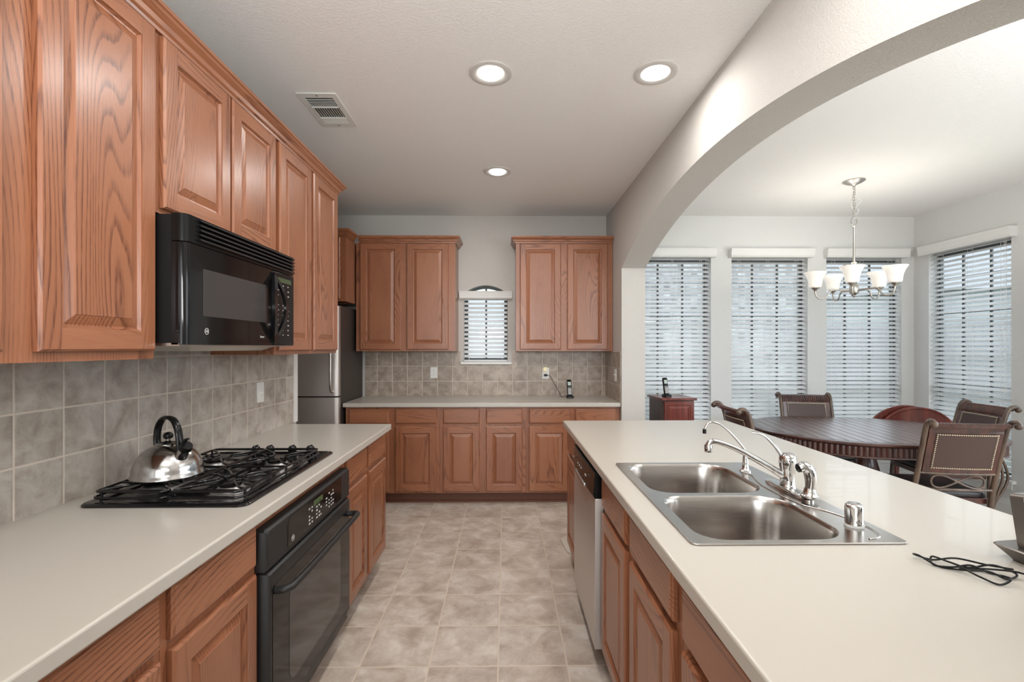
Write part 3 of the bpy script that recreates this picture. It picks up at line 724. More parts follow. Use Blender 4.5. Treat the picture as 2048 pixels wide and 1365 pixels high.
# raised bead that snakes along the tap ledge
b.tube([Vector((x, y, .0045)) for x, y in [tuple(p)[:2] for p in spline([(.925, 1.86, 0), (.937, 1.80, 0), (.918, 1.73, 0), (.905, 1.66, 0), (.905, 1.56, 0), (.918, 1.46, 0), (.955, 1.40, 0), (.978, 1.34, 0), (.982, 1.27, 0), (.965, 1.215, 0), (.925, 1.197, 0)], 7)]], .0035, 8)
b.build('rim', sinkM, t, bevel=.0015, smooth=50)
for B in (B1, B2):
    b = MB(); L = []
    for z, d, rr in ((.004, 0, .075), (0, .003, .075), (-.012, .007, .072), (-.10, .014, .070), (-.155, .020, .070), (-.172, .030, .065), (-.180, .052, .05), (-.183, .12, .03)):
        L.append([(x, y, z) for x, y in bowl_loop(B, d, rr)])
    b.rings(L, 0, cap=False); v = [b.b.verts.new(p) for p in L[-1]]; b.face(v)
    bo = b.build('bowl', sinkM, t, smooth=60)
    cx, cy = (B['x0'] + B['x1']) / 2, (B['y0'] + B['y1']) / 2
    MB().lathe([(.045, -.1825), (.043, -.1795), (.034, -.181), (.030, -.1815), (.005, -.1815)], (cx, cy, 0), 24).build('drain', chromeM, bo, smooth=50)

# faucet
FXc, FYc = .962, 1.61; zt = .9192
t = thing('kitchen_faucet', 'chrome single-lever kitchen faucet with long spout over the sink', 'faucet', (FXc, FYc, zt))
b = MB(); L = []
for z, s in ((0, 1), (.006, 1), (.011, .86), (.013, .6)):
    L.append([(math.copysign(abs(math.cos(a)) ** .8, math.cos(a)) * .030 * s, math.sin(a) * .128 * s, z) for a in [2 * math.pi * k / 32 for k in range(32)]])
b.rings(L); b.build('deck_plate', chromeM, t, smooth=50)
MB().lathe([(.026, .012), (.025, .02), (.023, .024), (.023, .070), (.0245, .072), (.0245, .078), (.026, .082), (.0275, .10), (.026, .118), (.018, .126), (.004, .128)], (0, 0, 0), 28).build('body', chromeM, t, smooth=50)
sp = spline([(-.018, .0, .052), (-.07, .004, .085), (-.15, .006, .130), (-.215, .006, .158), (-.255, .004, .168), (-.268, .004, .160), (-.270, .004, .150)], 8)
MB().tube(sp, [.0125 - .0035 * min(1, i / 20) for i in range(len(sp))], 14).build('spout', chromeM, t, smooth=70)
MB().lathe([(.0125, 0), (.0135, .004), (.0135, .02), (.011, .026)], (-.270, .004, .131), 16).build('aerator', chromeM, [o for o in t.children if o.name.startswith('spout')][0], smooth=60)
hp = spline([(-.012, .008, .112), (-.035, .018, .150), (-.062, .028, .180), (-.084, .036, .190), (-.100, .042, .190)], 6)
MB().tube(hp, [.013 - .004 * min(1, i / 12) for i in range(len(hp))], 12, flat=(.55, 1.15)).build('lever', chromeM, t, smooth=60)
t = thing('side_sprayer', 'chrome pull-out side sprayer standing right of the faucet', 'sprayer', (.964, 1.495, zt + .0135))
MB().lathe([(.026, 0), (.027, .006), (.020, .012), (.018, .022), (.015, .03)], (0, 0, 0), 24).build('holder', chromeM, t, smooth=50)
b = MB(); pp = spline([(0, 0, .018), (.002, -.002, .045), (.001, -.002, .065), (-.004, -.001, .085), (-.018, .0, .097), (-.034, .001, .092)], 6)
b.tube(pp, [.014 + .004 * math.sin(math.pi * i / len(pp)) for i in range(len(pp))], 14); b.build('spray_head', chromeM, t, smooth=60)
MB().lathe([(.0135, 0), (.0135, .004), (.003, .005)], (-.034, .001, .092), 16, M=Matrix.Rotation(R(-100), 3, 'Y')).build('nozzle', blackM, t)
t = thing('filter_tap', 'small chrome gooseneck filtered-water tap at the far sink corner', 'faucet', (.945, 1.862, zt))
MB().lathe([(.021, 0), (.021, .004), (.013, .010), (.012, .03), (.010, .055), (.008, .062)], (0, 0, 0), 20).build('base', chromeM, t, smooth=50)
gp = spline([(0, 0, .055), (-.004, .0, .085), (-.055, -.004, .145), (-.095, -.006, .180), (-.125, -.006, .194), (-.148, -.005, .190), (-.160, -.004, .174), (-.163, -.004, .166)], 7)
MB().tube(gp, .0045, 10).build('gooseneck', chromeM, t, smooth=70)
MB().lathe([(.007, 0), (.007, .016), (.005, .018)], (-.164, -.004, .150), 12).build('spout_tip', blackM, t)
MB().tube([(0, 0, .048), (.016, -.004, .052), (.030, -.008, .050)], .004, 8, flat=(.5, 1.3)).build('lever', blackM, t, smooth=60)
t = thing('air_gap', 'short chrome dishwasher air gap cylinder at the near sink corner', 'air gap', (.952, 1.287, zt))
MB().lathe([(.0235, .0), (.0235, .006)], (0, 0, 0), 28).build('collar', plateM, t, smooth=50)
MB().lathe([(.022, .006), (.022, .052), (.021, .058), (.016, .062), (.003, .063)], (0, 0, 0), 28).build('cap', chromeM, t, smooth=50)

# ------------------------------------------------------------------ cooktop
CX0, CX1, CY0, CY1 = -1.318, -.800, 1.474, 2.238
t = thing('gas_cooktop', 'black four-burner gas cooktop with wire grates on the left countertop', 'cooktop', (0, 0, .9145))
b = MB(); L = []
for z, d in ((0, 0), (.005, 0), (.009, .004), (.010, .012), (.010, .035), (.006, .045), (.006, .10)): L.append([(x, y, z) for x, y in rrect(CX0 + d, CX1 - d, CY0 + d, CY1 - d, max(.008, .03 - d * .3), 5)])
b.rings(L); b.build('cooktop_pan', blackGloss, t, smooth=40)
burn = [(-1.195, 1.64), (-.935, 1.63), (-1.195, 1.97), (-.935, 1.96)]
for x, y in burn:
    bo = MB().lathe([(.060, .0062), (.058, .008), (.045, .009), (.040, .020), (.036, .024)], (x, y, 0), 28).build('burner', aluM, t, smooth=50)
    MB().lathe([(.034, .0242), (.035, .030), (.030, .033), (.004, .033)], (x, y, 0), 24).build('burner_cap', blackM, bo, smooth=50)
def grate(x0, x1, y0, y1):
    b = MB(); zt_, r = .040, .0042
    b.tube([(x, y, zt_) for x, y in rrect(x0, x1, y0, y1, .022, 5)], r, 8, closed=True)
    b.tube([(x, y, .022) for x, y in rrect(x0 - .004, x1 + .004, y0 - .004, y1 + .004, .022, 5)], r, 8, closed=True)
    for x in (x0, x1):
        for y in (y0 + .03, (y0 + y1) / 2, y1 - .03): b.tube([(x, y, zt_), (x, y, .0105)], r, 8)
    xm = (x0 + x1) / 2; hw_ = (x1 - x0) / 2
    for yc_ in (y0 + (y1 - y0) * .25, y0 + (y1 - y0) * .75):
        for sx in (-1, 1):
            xe = xm + sx * hw_
            # hairpin fingers from the frame towards the burner centre and back
            for sy in (-1, 1):
                pts = spline([(xe, yc_ + sy * .13, zt_), (xe - sx * hw_ * .35, yc_ + sy * .10, zt_), (xm + sx * .030, yc_ + sy * .045, zt_ + .001), (xm + sx * .026, yc_ + sy * .022, zt_), (xm + sx * .045, yc_ + sy * .014, zt_), (xe - sx * .03, yc_ + sy * .045, zt_), (xe, yc_ + sy * .05, zt_)], 6)
                b.tube(pts, r, 8)
    for yy in (y0 + .012, (y0 + y1) / 2, y1 - .012): b.tube([(x0, yy, zt_), (x1, yy, zt_)], r, 8)
    return b.build('grate', blackGloss, t, smooth=60)
grate(-1.288, -1.066, CY0 + .030, 2.135); grate(-1.056, -.834, CY0 + .030, 2.135)
for x, y in ((-1.137, 2.182), (-1.073, 2.182), (-.973, 2.184), (-.891, 2.182)):
    k = MB().lathe([(.024, .0062), (.024, .012), (.018, .016), (.0185, .030), (.016, .040), (.010, .045), (.003, .046)], (x, y, 0), 20).build('knob', blackGloss, t, smooth=50)
    MB().box(x - .004, x + .004, y - .017, y + .017, .020, .047).build('knob_grip', blackGloss, k, bevel=.003)

# kettle
t = thing('tea_kettle', 'stainless dome tea kettle with black arched handle on the cooktop', 'kettle', (-1.172, 1.668, .9145 + .0460), R(-28))
MB().lathe([(.098, 0), (.106, .001), (.109, .006), (.109, .010), (.105, .016), (.104, .030), (.101, .045), (.094, .064), (.080, .085), (.060, .101), (.038, .110), (.034, .111)], (0, 0, 0), 48).build('body', kettleM, t, smooth=40)
lid = MB().lathe([(.036, .1112), (.036, .114), (.030, .118), (.010, .121), (.006, .124), (.006, .128)], (0, 0, 0), 28).build('lid', kettleM, t, smooth=50)
MB().sphere((0, 0, .140), .0155, 16, sz=.85).build('lid_knob', blackM, lid, smooth=80)
hpts = spline([(-.066, 0, .094), (-.070, 0, .125), (-.062, 0, .165), (-.035, 0, .195), (0, 0, .203), (.035, 0, .195), (.060, 0, .165), (.070, 0, .125), (.072, 0, .100)], 6)
MB().tube(hpts, .0125, 12, flat=(.55, 1.0)).build('handle', blackM, t, smooth=60)
sp_ = MB().tube([(.075, 0, .075), (.092, 0, .095), (.104, 0, .108)], [.022, .018, .016], 16).build('spout', kettleM, t, smooth=60)
MB().tube([(.101, 0, .104), (.114, 0, .118)], [.020, .018], 16).build('spout_cap', blackM, sp_, smooth=50)
MB().tube([(.095, 0, .122), (.104, 0, .134), (.122, 0, .140)], [.006, .006, .004], 8).build('whistle_lever', blackM, sp_, smooth=50)

# ------------------------------------------------------------------ outlets, switches, small counter things
def plate(label, M, kind, cat):
    t = thing('wall_plate', label, cat); t.matrix_world = M
    MB().plate(rrect(-.035, .035, -.057, .057, .003, 2), [], lambda x, z: (x, -.005, z), (0, .005, 0)).build('cover', plateM, t, bevel=.0015)
    if kind == 'outlet':
        for s in (-1, 1):
            r_ = MB().plate(rrect(-.016, .016, s * .021 - .014, s * .021 + .014, .008, 4), [], lambda x, z: (x, -.007, z), (0, .002, 0)).build('socket', plateM, t)
            b = MB()
            for dx in (-.006, .006): b.box(dx - .001, dx + .001, -.0074, -.0070, s * .021 - .002, s * .021 + .007)
            b.lathe([(.0022, 0), (.0022, .0005)], (0, -.0070, s * .021 - .008), 8, M=Matrix.Rotation(R(90), 3, 'X')); b.build('slots', slotM, r_)
    else:
        MB().box(-.005, .005, -.007, -.005, -.012, .012).build('toggle_slot', plateM, t)
        MB().tube([(0, -.005, 0), (0, -.020, .006 if kind == 'up' else -.006)], .004, 8).build('toggle', plateM, t)
    return t
plate('white duplex outlet on the back wall tiles, left of the small window', Matrix.Translation((-.730, YB - .0092, 1.152)), 'outlet', 'outlet')
plate('white outlet holding an air freshener plug on the back tiles', Matrix.Translation((.408, YB - .0092, 1.146)), 'outlet', 'outlet')
plate('white switch plate on the tiles in the right corner', Matrix.Translation((XW - .0092, 4.40, 1.15)) @ Matrix.Rotation(R(-90), 4, 'Z'), 'up', 'switch')
plate('white wall plate on the tiles right of the cooktop', Matrix.Translation((XL + .0092, 2.714, 1.153)) @ Matrix.Rotation(R(90), 4, 'Z'), 'down', 'switch')
t = thing('air_freshener', 'cream plug-in air freshener in the right back outlet', 'air freshener', (.400, YB - .0164, 1.185))
MB().sphere((0, -.018, 0), .022, 16, sy=.75, sz=1.15).build('body', creamM, t, smooth=80)
MB().tube([(-.012, -.012, .020), (-.010, -.012, .040), (0, -.012, .048), (.010, -.012, .040), (.012, -.012, .020)], .0035, 8).build('loop', plateM, t, smooth=60)

def phone(label, loc, rz):
    t = thing('cordless_phone', label, 'phone', loc, R(rz))
    MB().rings([[(x, y, z) for x, y in rrect(-.032 + d, .032 - d, -.045 + d, .035 - d, .01, 3)] for z, d in ((0, 0), (.014, 0), (.024, .006))]).build('charging_cradle', blackM, t, smooth=40)
    M3 = Matrix.Rotation(R(-14), 4, 'X'); hs = MB()
    hs.rings([[(x, y, z) for x, y in rrect(-.023 + d, .023 - d, -.012 + d, .012 - d, .007, 3)] for z, d in ((0, .003), (.004, 0), (.155, 0), (.163, .005))])
    h = hs.build('handset', blackM, t, (0, -.006, .016), (R(-14), 0, 0), smooth=40)
    MB().box(-.016, .016, -.0130, -.0122, .105, .140).build('screen', lcdM, h)
    MB().box(-.019, .019, -.0127, -.0121, .012, .085).build('keypad_plate', phoneGrey, h)
    b = MB()
    for r_ in range(5):
        for c_ in range(3): b.box(-.015 + c_ * .0115, -.008 + c_ * .0115, -.0138, -.0127, .018 + r_ * .012, .025 + r_ * .012)
    b.build('keys', plateM, h)
    MB().lathe([(.009, 0), (.009, .0012)], (0, -.0122, .092), 16, M=Matrix.Rotation(R(90), 3, 'X')).build('navigation_ring', blackGloss, h)
    return t
phone('black cordless phone standing in its cradle on the back counter', (.628, 4.66, .9142), 6)
b = MB(); b.tube(spline([(.408, 4.835, 1.124), (.450, 4.822, 1.118), (.50, 4.80, 1.03), (.545, 4.77, .945), (.552, 4.75, .918), (.575, 4.72, .918), (.59, 4.72, .930), (.597, 4.69, .928)], 8), .0022, 8)
b.rings([[(x, y, z) for x, z in rrect(.390, .424, 1.115, 1.137, .006, 3)] for y in (YB - .0170, YB - .036)])
tag(b.build('phone_cord', blackM, smooth=60), 'black phone power cord running from the outlet to the cradle', 'cord')

# small grey desktop device and its cable at the right edge of the island
t = thing('desktop_speaker', 'grey upright speaker dock at the right edge of the island', 'speaker', (1.235, 1.05, .9142), R(8))
MB().rings([[(x, y, z) for x, y in rrect(-.075 - d, .16, -.055 - d, .065 + d, .012, 3)] for z, d in ((0, -.018), (.004, -.016), (.032, .006), (.035, .004))]).build('base', greyDev, t, smooth=35)
M = Matrix.Rotation(R(-8), 4, 'X')
bd = MB().rings([[(x, y, z) for x, z in rrect(-.062, .150, 0, .125, .010, 4)] for y in (-.012, .014)]).build('cabinet', greyDev, t, (0, .015, .033), (R(-8), 0, 0), smooth=35)
MB().plate(rrect(-.052, .140, .010, .115, .006, 4), [], lambda x, z: (x, -.0135, z), (0, .001, 0)).build('front_panel', darkDev, bd)
pts = [(1.12, 1.035), (1.07, 1.045), (1.02, 1.065), (.985, 1.085), (.955, 1.10), (.95, 1.08), (.97, 1.05), (1.00, 1.02), (1.03, 1.00), (1.06, .992), (1.09, 1.00), (1.07, 1.03), (1.03, 1.045), (1.00, 1.06), (.975, 1.075), (.965, 1.06), (.985, 1.035), (1.02, 1.03), (1.05, 1.02), (1.055, .99), (1.04, .965), (1.02, .968), (1.00, .99), (.99, 1.02), (1.01, 1.04), (1.05, 1.025), (1.09, .995), (1.13, .975), (1.19, .96)]
b = MB(); b.tube(spline([(x, y, .9168 + .006 * (i % 3)) for i, (x, y) in enumerate(pts)], 6), .0021, 7)
tag(b.build('power_cable', blackM, smooth=60), 'tangled black cable lying on the island beside the grey speaker dock', 'cable')

b = MB(); lp = rrect(-.22, .22, -.17, .17, .09, 7)
b.rings([[(x, y, z) for x, y in lp] for z in (0, .010)] + [[(x * .97, y * .97, .014) for x, y in lp]])
o = b.build('floor_mat', matM, loc=(.628, 3.372, .0005), rot=(0, 0, R(6)), smooth=40); tag(o, 'cream rounded mat on the tile floor past the dishwasher end of the island', 'mat')

# ------------------------------------------------------------------ ceiling: downlights, vent
def downlight(label, x, y, gimbal=True, rr=.103):
    t = thing('ceiling_light', label, 'ceiling light', (x, y, CEI), 0, 'round recessed ceiling lights')
    MB().lathe([(rr, -.0005), (rr, -.005), (rr - .012, -.009), (rr - .030, -.006), (rr - .036, -.0025), (rr - .036, -.0005)], (0, 0, 0), 40, cap=False).build('trim_ring', canM, t, smooth=50)
    if gimbal: MB().sphere((0, 0, -.004), .060, 24, sz=.32).build('lens', lensM, t, smooth=80)
    else: MB().lathe([(.072, -.001), (.070, -.004), (.045, -.009), (.01, -.011)], (0, 0, 0), 32).build('lens', lensM, t, smooth=80)
    l = bpy.data.lights.new('lamp', 'AREA'); l.shape = 'DISK'; l.size = .13; l.energy = 8 if gimbal else 5.5; l.color = (1.0, .965, .92)
    lo = bpy.data.objects.new('lamp', l); C.objects.link(lo); lo.parent = t; lo.location = (0, 0, -.030)
    return t
downlight('round ceiling light in the middle of the kitchen, nearer the air vent', -.074, 2.330)
downlight('round ceiling light beside the arched wall', .732, 2.315, False)
downlight('round ceiling light nearest the back wall of the kitchen', -.062, 3.631)
downlight('added unseen round ceiling light over the near end of the aisle', -.08, 1.03)  # out-of-view lamp added along the grid for more light
downlight('added unseen round ceiling light over the near end of the island', .73, 1.03, False)  # second unseen lamp, added to light the island end
t = thing('air_vent', 'white rectangular ceiling air register above the left cabinets', 'vent', (-1.003, 2.710, CEI))
b = MB().plate([(-.105, -.19), (.105, -.19), (.105, .19), (-.105, .19)], [[(-.073, -.145), (.073, -.145), (.073, .145), (-.073, .145)]], lambda x, y: (x, y, -.006), (0, 0, .0055)); b.build('frame', plateM, t, bevel=.002)
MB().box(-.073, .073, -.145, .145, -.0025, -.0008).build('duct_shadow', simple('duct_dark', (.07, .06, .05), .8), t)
b = MB()
for k in range(5): b.obox((0, -.135 + k * .0165, -.008), (.073, .0055, .0008), Matrix.Rotation(R(40), 3, 'X'))
for k in range(11): b.obox((-.067 + k * .0134, .012, -.008), (.0050, .058, .0008), Matrix.Rotation(R(40), 3, 'Y'))
for k in range(5): b.obox((0, .083 + k * .013, -.008), (.073, .0068, .0008), Matrix.Rotation(R(-12), 3, 'X'))
b.box(-.073, .073, -.054, -.049, -.012, -.003).box(-.073, .073, .070, .075, -.012, -.003); b.build('louvres', plateM, t)
b = MB()
for y in (-.170, .170): b.lathe([(.005, 0), (.005, -.002)], (0, y, -.006), 10)
b.build('screws', nickelM, t)

# ------------------------------------------------------------------ chandelier
HX, HY = 2.81, 3.80
t = thing('chandelier', 'brushed nickel chandelier with five frosted glass bell shades over the dining table', 'chandelier', (HX, HY, 0))
MB().lathe([(.078, CEI - .0005), (.078, CEI - .006), (.060, CEI - .018), (.030, CEI - .030), (.012, CEI - .036), (.006, CEI - .050)], (0, 0, 0), 32).build('canopy', nickelM, t, smooth=50)
b = MB(); z = CEI - .055; k = 0
def link(b, c, rx, rz, rot, r=.0022):
    b.tube([Vector(c) + Matrix.Rotation(rot, 3, 'Z') @ Vector((rx * math.cos(a), 0, rz * math.sin(a))) for a in [2 * math.pi * i / 14 for i in range(14)]], r, 6, closed=True)
while z > 2.47: link(b, (.004 * math.sin(k * 1.3), 0, z), .009, .015, R(90 * (k % 2))); z -= .0225; k += 1
link(b, (0, 0, 2.425), .024, .034, 0, .004); b.build('chain', nickelM, t, smooth=60)
MB().tube(spline([(0, 0, CEI - .05), (.012, .01, 2.64), (.045, 0, 2.60), (.060, 0, 2.585), (.030, .01, 2.55), (.040, 0, 2.51), (.012, 0, 2.48), (-.012, 0, 2.53), (-.024, 0, 2.56), (-.012, .01, 2.60), (0, .01, 2.52), (0, 0, 2.44)], 6), .0022, 6).build('lamp_wire', cordM, t, smooth=60)
MB().lathe([(.016, 2.392), (.018, 2.388), (.010, 2.382), (.007, 2.375), (.008, 2.20), (.0095, 2.10), (.020, 2.095), (.020, 2.088), (.014, 2.082), (.015, 1.93)], (0, 0, 0), 20).build('stem', nickelM, t, smooth=50)
MB().lathe([(.010, 1.93), (.030, 1.905), (.034, 1.885), (.034, 1.855), (.026, 1.840), (.010, 1.828), (.012, 1.820), (.004, 1.812)], (0, 0, 0), 24).build('hub', nickelM, t, smooth=50)
for k in range(5):
    a = R(15 + 72 * k); d = Vector((math.cos(a), math.sin(a), 0)); P = lambda r_, z: d * r_ + Vector((0, 0, z))
    ar = MB().tube(spline([P(.030, 1.868), P(.09, 1.872), P(.145, 1.874), P(.170, 1.860), P(.190, 1.822), P(.225, 1.806), P(.257, 1.822), P(.270, 1.862), P(.270, 1.878)], 6), .0065, 10).build('arm', nickelM, t, smooth=60)
    c = d * .27
    MB().lathe([(.008, 1.868), (.010, 1.878), (.030, 1.894), (.033, 1.902)], (c.x, c.y, 0), 20).build('shade_holder', nickelM, ar, smooth=50)
    sh = MB().lathe([(.030, 1.9025), (.040, 1.904), (.046, 1.912), (.048, 1.935), (.053, 1.965), (.064, 1.995), (.080, 2.022), (.084, 2.028), (.081, 2.029), (.061, 1.999), (.050, 1.968), (.044, 1.935), (.040, 1.912)], (c.x, c.y, 0), 28, cap=False).build('lamp_shade', shadeM, t, smooth=60)
    MB().lathe([(.008, 1.9035), (.016, 1.92), (.020, 1.945), (.014, 1.97), (.003, 1.978)], (c.x, c.y, 0), 14).build('bulb', bulbM, sh, smooth=70)
    l = bpy.data.lights.new('bulb_light', 'POINT'); l.energy = 2.3; l.shadow_soft_size = .03; l.color = (1.0, .94, .86)
    lo = bpy.data.objects.new('bulb_light', l); C.objects.link(lo); lo.parent = t; lo.location = (c.x, c.y, 2.02)

# ------------------------------------------------------------------ dining table
t = thing('dining_table', 'dark mahogany oval dining table with planked top and fluted apron', 'table', (2.855, 3.733, 0), R(-10.4))
def oval(r_, L=.175, n=24):
    return [(L + r_ * math.cos(R(-90 + 180 * k / n)), r_ * math.sin(R(-90 + 180 * k / n))) for k in range(n + 1)] + [(-L + r_ * math.cos(R(90 + 180 * k / n)), r_ * math.sin(R(90 + 180 * k / n))) for k in range(n + 1)]
MB().rings([[(x, y, z) for x, y in oval(r_)] for z, r_ in ((.735, .640), (.740, .655), (.750, .663), (.757, .663), (.762, .656))]).build('tabletop', [mahog], t, smooth=35)
MB().rings([[(x, y, z) for x, y in oval(r_)] for z, r_ in ((.7621, .600), (.7628, .600))]).build('plank_inlay', [plankM], t)
b = MB(); prm = []
per = oval(.635, n=46)
def resample(poly, n):
    P = [Vector((*p, 0)) for p in poly]; P.append(P[0]); D = [0]
    for i in range(1, len(P)): D.append(D[-1] + (P[i] - P[i - 1]).length)
    out = []; j = 0
    for k in range(n):
        s = D[-1] * k / n
        while D[j + 1] < s: j += 1
        q = (s - D[j]) / max(1e-9, D[j + 1] - D[j]); p = P[j].lerp(P[j + 1], q); tn = (P[j + 1] - P[j]).normalized(); out.append((p, Vector((tn.y, -tn.x, 0))))
    return out
RS = resample(per, 840)
rr = []
for z, f in ((.672, .9), (.684, 1), (.722, 1), (.734, .9)):
    rr.append([(p.x + n_.x * (.012 * abs(math.sin(math.pi * i / 6)) * f), p.y + n_.y * (.012 * abs(math.sin(math.pi * i / 6)) * f), z) for i, (p, n_) in enumerate(RS)])
b.rings(rr); b.build('apron', mahog, t, smooth=30)
MB().rings([[(x, y, z) for x, y in oval(r_)] for z, r_ in ((.655, .640), (.662, .652), (.671, .645))]).build('apron_bead', mahog, t, smooth=35)
MB().lathe([(.20, .0), (.21, .03), (.12, .09), (.06, .16), (.05, .25), (.085, .36), (.095, .43), (.07, .52), (.06, .60), (.12, .654)], (0, 0, 0), 32).build('pedestal', mahog, t, smooth=50)
for k in range(4):
    a = R(10.4 + 90 * k); d = Vector((math.cos(a), math.sin(a), 0))
    MB().tube([d * .06 + Vector((0, 0, .24)), d * .18 + Vector((0, 0, .17)), d * .33 + Vector((0, 0, .07)), d * .42 + Vector((0, 0, .026))], [.04, .036, .03, .026], 12).build('leg', mahog, t, smooth=60)

# ------------------------------------------------------------------ dining chairs (front = +y)
def make_chair(label):
    t = thing('dining_chair', label, 'chair', group='scroll-back dining chairs round the oval table')
    W = .222
    def by(z):  # y of back plane at height z
        return -.205 - .10 * max(0, (z - .45)) / .5 - .02 * max(0, (z - .45) / .5) ** 2
    for s in (-1, 1):
        pts = spline([(s * W, -.215, .012), (s * W, -.200, .22), (s * W, by(.45), .45), (s * W, by(.65), .65), (s * W, by(.84), .84), (s * (W + .001), by(.92), .915), (s * (W + .002), by(.95) - .018, .950), (s * (W + .003), by(.95) - .050, .955), (s * (W + .003), by(.95) - .070, .940)], 6)
        lg = MB().tube(pts, .0155, 12).build('rear_post', cane, t, smooth=60)
        MB().sphere((s * (W + .003), by(.95) - .064, .936), .0215, 14).build('scroll_knob', cane, lg, smooth=80)
        MB().tube(spline([(s * .215, .205, .012), (s * .220, .215, .20), (s * .215, .205, .445)], 6), .016, 12).build('leg', cane, t, smooth=60)
        b = MB()
        for q in (.105, .070, .036):
            b.tube(spline([(s * W, by(.62) - .004, .635), (s * W, by(.56) - q * .55, .56), (s * (W + .004), -.215 - q, .43), (s * (W + .004), -.205 - q * .75, .32), (s * W, -.205 - .022 - q * .12, .24), (s * W, -.212, .15)], 6), .0090, 8)
        b.build('cane_brace', cane, t, smooth=60)
    # curved back board with ribbed top roll
    def board(za, zb, x0, off0, off1, name, mat, nx=16, nz=10, rib=0):
        b = MB(); front, back = [], []
        for j in range(nz + 1):
            z = za + (zb - za) * j / nz; fr_, bk = [], []
            for i in range(nx + 1):
                x = -x0 + 2 * x0 * i / nx; c = .022 * (1 - (x / W) ** 2); rb = .0065 * abs(math.sin(math.pi * i / 4)) if rib else 0
                yy = by(z) - c
                if rib:
                    q = j / nz; ang = q * R(115); yy = by(za) - c - .046 * (1 - math.cos(ang)) ; zz = za + .046 * math.sin(ang) * 1.15
                    ny, nz_ = math.cos(ang), math.sin(ang)
                    fr_.append((x, yy + (off1 + rb) * ny, zz + (off1 + rb) * nz_)); bk.append((x, yy + off0 * ny, zz + off0 * nz_))
                else: fr_.append((x, yy + off1, z)); bk.append((x, yy + off0, z))
            front.append(fr_); back.append(bk)
        vf = [[b.b.verts.new(p) for p in r_] for r_ in front]; vb = [[b.b.verts.new(p) for p in r_] for r_ in back]
        for j in range(nz):
            for i in range(nx):
                b.face([vf[j][i], vf[j][i + 1], vf[j + 1][i + 1], vf[j + 1][i]]); b.face([vb[j][i + 1], vb[j][i], vb[j + 1][i], vb[j + 1][i + 1]])
            b.face([vf[j][0], vf[j + 1][0], vb[j + 1][0], vb[j][0]]); b.face([vf[j + 1][nx], vf[j][nx], vb[j][nx], vb[j + 1][nx]])
        for i in range(nx):
            b.face([vf[0][i + 1], vf[0][i], vb[0][i], vb[0][i + 1]]); b.face([vf[nz][i], vf[nz][i + 1], vb[nz][i + 1], vb[nz][i]])
        return b.build(name, mat, t, smooth=35)
    bk = board(.620, .880, .206, -.010, .010, 'backrest', mahog)
    board(.880, .99, .206, -.008, .008, 'top_roll', mahog, nx=96, nz=8, rib=1)
    lp = board(.650, .868, .166, -.0155, .0155, 'leather_pad', leather); lp.parent = bk
    b = MB()
    for side in (-.0160, .0160):
        pts = []
        for i in range(28): pts += [(-.166 + .332 * i / 27, .650), (-.166 + .332 * i / 27, .868)]
        for i in range(1, 17): pts += [(-.166, .650 + .218 * i / 17), (.166, .650 + .218 * i / 17)]
        for x, z in pts: b.sphere((x, by(z) - .022 * (1 - (x / W) ** 2) + side, z), .0056, 6)
    b.build('nail_trim', nailM, bk)
    MB().tube([(x, by(.612) - .022 * (1 - (x / W) ** 2), .612) for x in [-W + 2 * W * i / 12 for i in range(13)]], .010, 8).build('back_rail', cane, t, smooth=60)
    MB().tube([(x, by(.50) - .022 * (1 - (x / W) ** 2), .505) for x in [-W + 2 * W * i / 12 for i in range(13)]], .010, 8).build('lower_rail', cane, t, smooth=60)
    MB().tube([(.150 * math.sin(a), by(.558) - .018, .558 + .040 * math.sin(2 * a)) for a in [2 * math.pi * i / 48 for i in range(48)]], .0062, 8, closed=True).build('infinity_scroll', cane, t, smooth=60)
    MB().rings([[(x, y, z) for x, y in rrect(-.232 + d, .232 - d, -.185 + d, .225 - d, .03, 4)] for z, d in ((.405, .004), (.408, 0), (.440, 0), (.443, .004))]).build('seat_frame', mahog, t, smooth=40)
    MB().rings([[(x, y, z) for x, y in rrect(-.228 + d, .228 - d, -.180 + d, .222 - d, .035, 4)] for z, d in ((.444, .006), (.450, 0), (.475, .002), (.488, .012), (.492, .04))]).build('seat_cushion', cushion, t, smooth=60)
    b = MB()
    for s in (-1, 1): b.tube([(s * .216, .21, .16), (s * .222, -.205, .16)], .009, 8)
    b.tube([(-.216, .0, .16), (.216, .0, .16)], .009, 8); b.build('stretcher', cane, t, smooth=60)
    return t
def copy_tree(o, parent=None):
    c = o.copy(); C.objects.link(c); c.parent = parent
    for ch in o.children: copy_tree(ch, c)
    return c
proto = make_chair('scroll-back dining chair on the near side of the table, back turned to the island')
def put(o, x, y, deg, label):   # x,y = middle of the top of the back
    th = R(deg); off = Matrix.Rotation(th, 3, 'Z') @ Vector((0, .315, 0)); o.location = (x + off.x, y + off.y, 0); o.rotation_euler = (0, 0, th); o['label'] = label
for i, (x, y, dg, lb) in enumerate([(2.84, 2.895, -8.8, proto['label']), (3.815, 3.76, 81.6, 'scroll-back dining chair at the right end of the table by the side window'),
                                    (2.905, 4.575, 170, 'scroll-back dining chair on the far side of the table against the back windows'), (1.775, 3.655, -92, 'scroll-back dining chair at the left end of the table beside the arch')]):
    o = proto if i == 0 else copy_tree(proto)
    put(o, x, y, dg, lb)

for ch in list(proto.children):   # the chair on the near side has plain straight rear legs
    if ch.name.startswith('cane_brace'): bpy.data.objects.remove(ch)

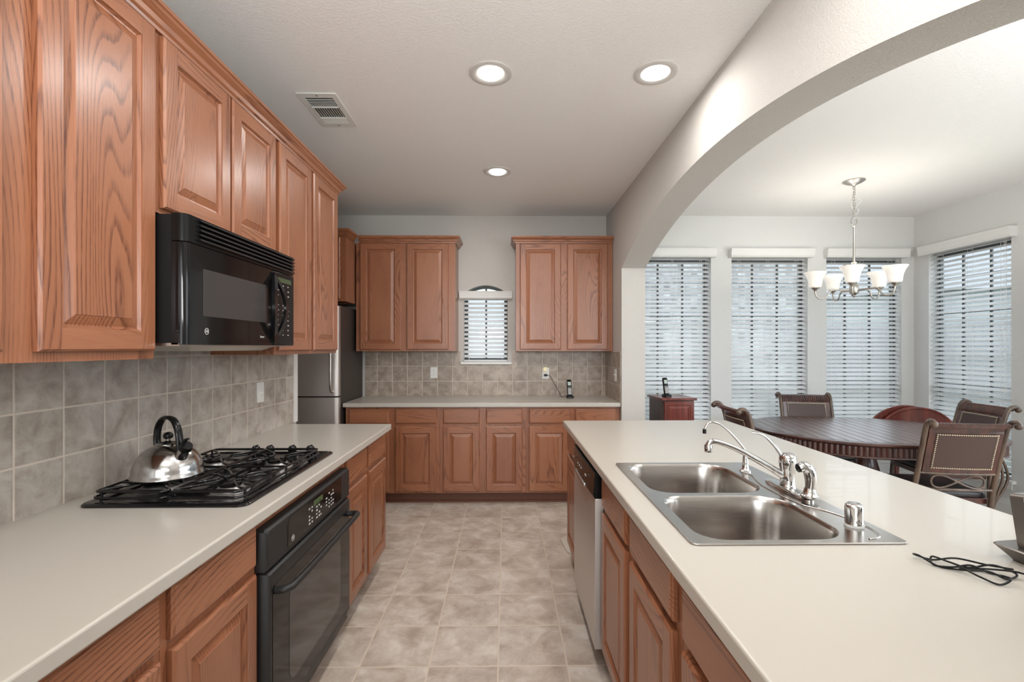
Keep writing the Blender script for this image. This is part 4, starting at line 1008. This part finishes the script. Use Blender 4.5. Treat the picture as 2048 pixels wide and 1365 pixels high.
# folded round table leaning behind the dining table
t = thing('folding_table', 'red cherry wood table with folded round leaves behind the dining table', 'table', (3.735, 4.33, 0), R(-6))
def disc(y, dx, r_, zc, name):
    b = MB(); n = 40; P = [(dx + r_ * math.cos(R(180 * k / n)), zc + r_ * math.sin(R(180 * k / n)) * .8) for k in range(n + 1)]
    P = [(x, z) for x, z in P] + [(dx - r_, zc - .02), (dx + r_, zc - .02)][:0]
    q = lambda s, yy: [(dx + (x - dx) * s, yy, zc + (z - zc) * s) for x, z in P]
    b.rings([q(1, y + .012), q(1.0, y), q(.985, y - .006), q(.93, y - .006), q(.92, y - .002), q(.91, y - .002), q(.90, y - .006)]); return b.build(name, cherry, t, smooth=30)
disc(0, .055, .345, .585, 'leaf'); disc(.045, -.010, .345, .595, 'leaf')
for x in (-.12, .14): MB().lathe([(.022, 0), (.028, .05), (.018, .12), (.026, .3), (.030, .45), (.020, .52), (.022, .584)], (x, .02, 0), 16).build('leg', cherry, t, smooth=50)

# small cherry cabinet beside the window
t = thing('side_cabinet', 'small narrow cherry wood cabinet beyond the arch holding a phone', 'cabinet', (1.56, 4.47, 0), R(4))
MB().box(-.145, .145, -.17, .17, 0, .925).build('body', mahog, t, bevel=.002)
MB().box(-.165, .165, -.195, .18, .926, .948).build('cabinet_top', cherry, t, bevel=.005)
b = MB()
def q(i, y, za=.46, zb=.915): return [(-.138 + i, y, za + i), (.138 - i, y, za + i), (.138 - i, y, zb - i), (-.138 + i, y, zb - i)]
b.rings([q(0, -.171), q(0, -.186), q(.030, -.186), q(.034, -.180), q(.045, -.180), q(.060, -.187), q(.064, -.187)]); b.build('door', cherry, t)
b = MB()
def q(i, y, za=.03, zb=.45): return [(-.138 + i, y, za + i), (.138 - i, y, za + i), (.138 - i, y, zb - i), (-.138 + i, y, zb - i)]
b.rings([q(0, -.171), q(0, -.186), q(.030, -.186), q(.034, -.180), q(.045, -.180), q(.060, -.187), q(.064, -.187)]); b.build('door', cherry, t)
phone('black cordless phone on the small cherry cabinet in the dining room', (1.50, 4.42, .9482), 12)
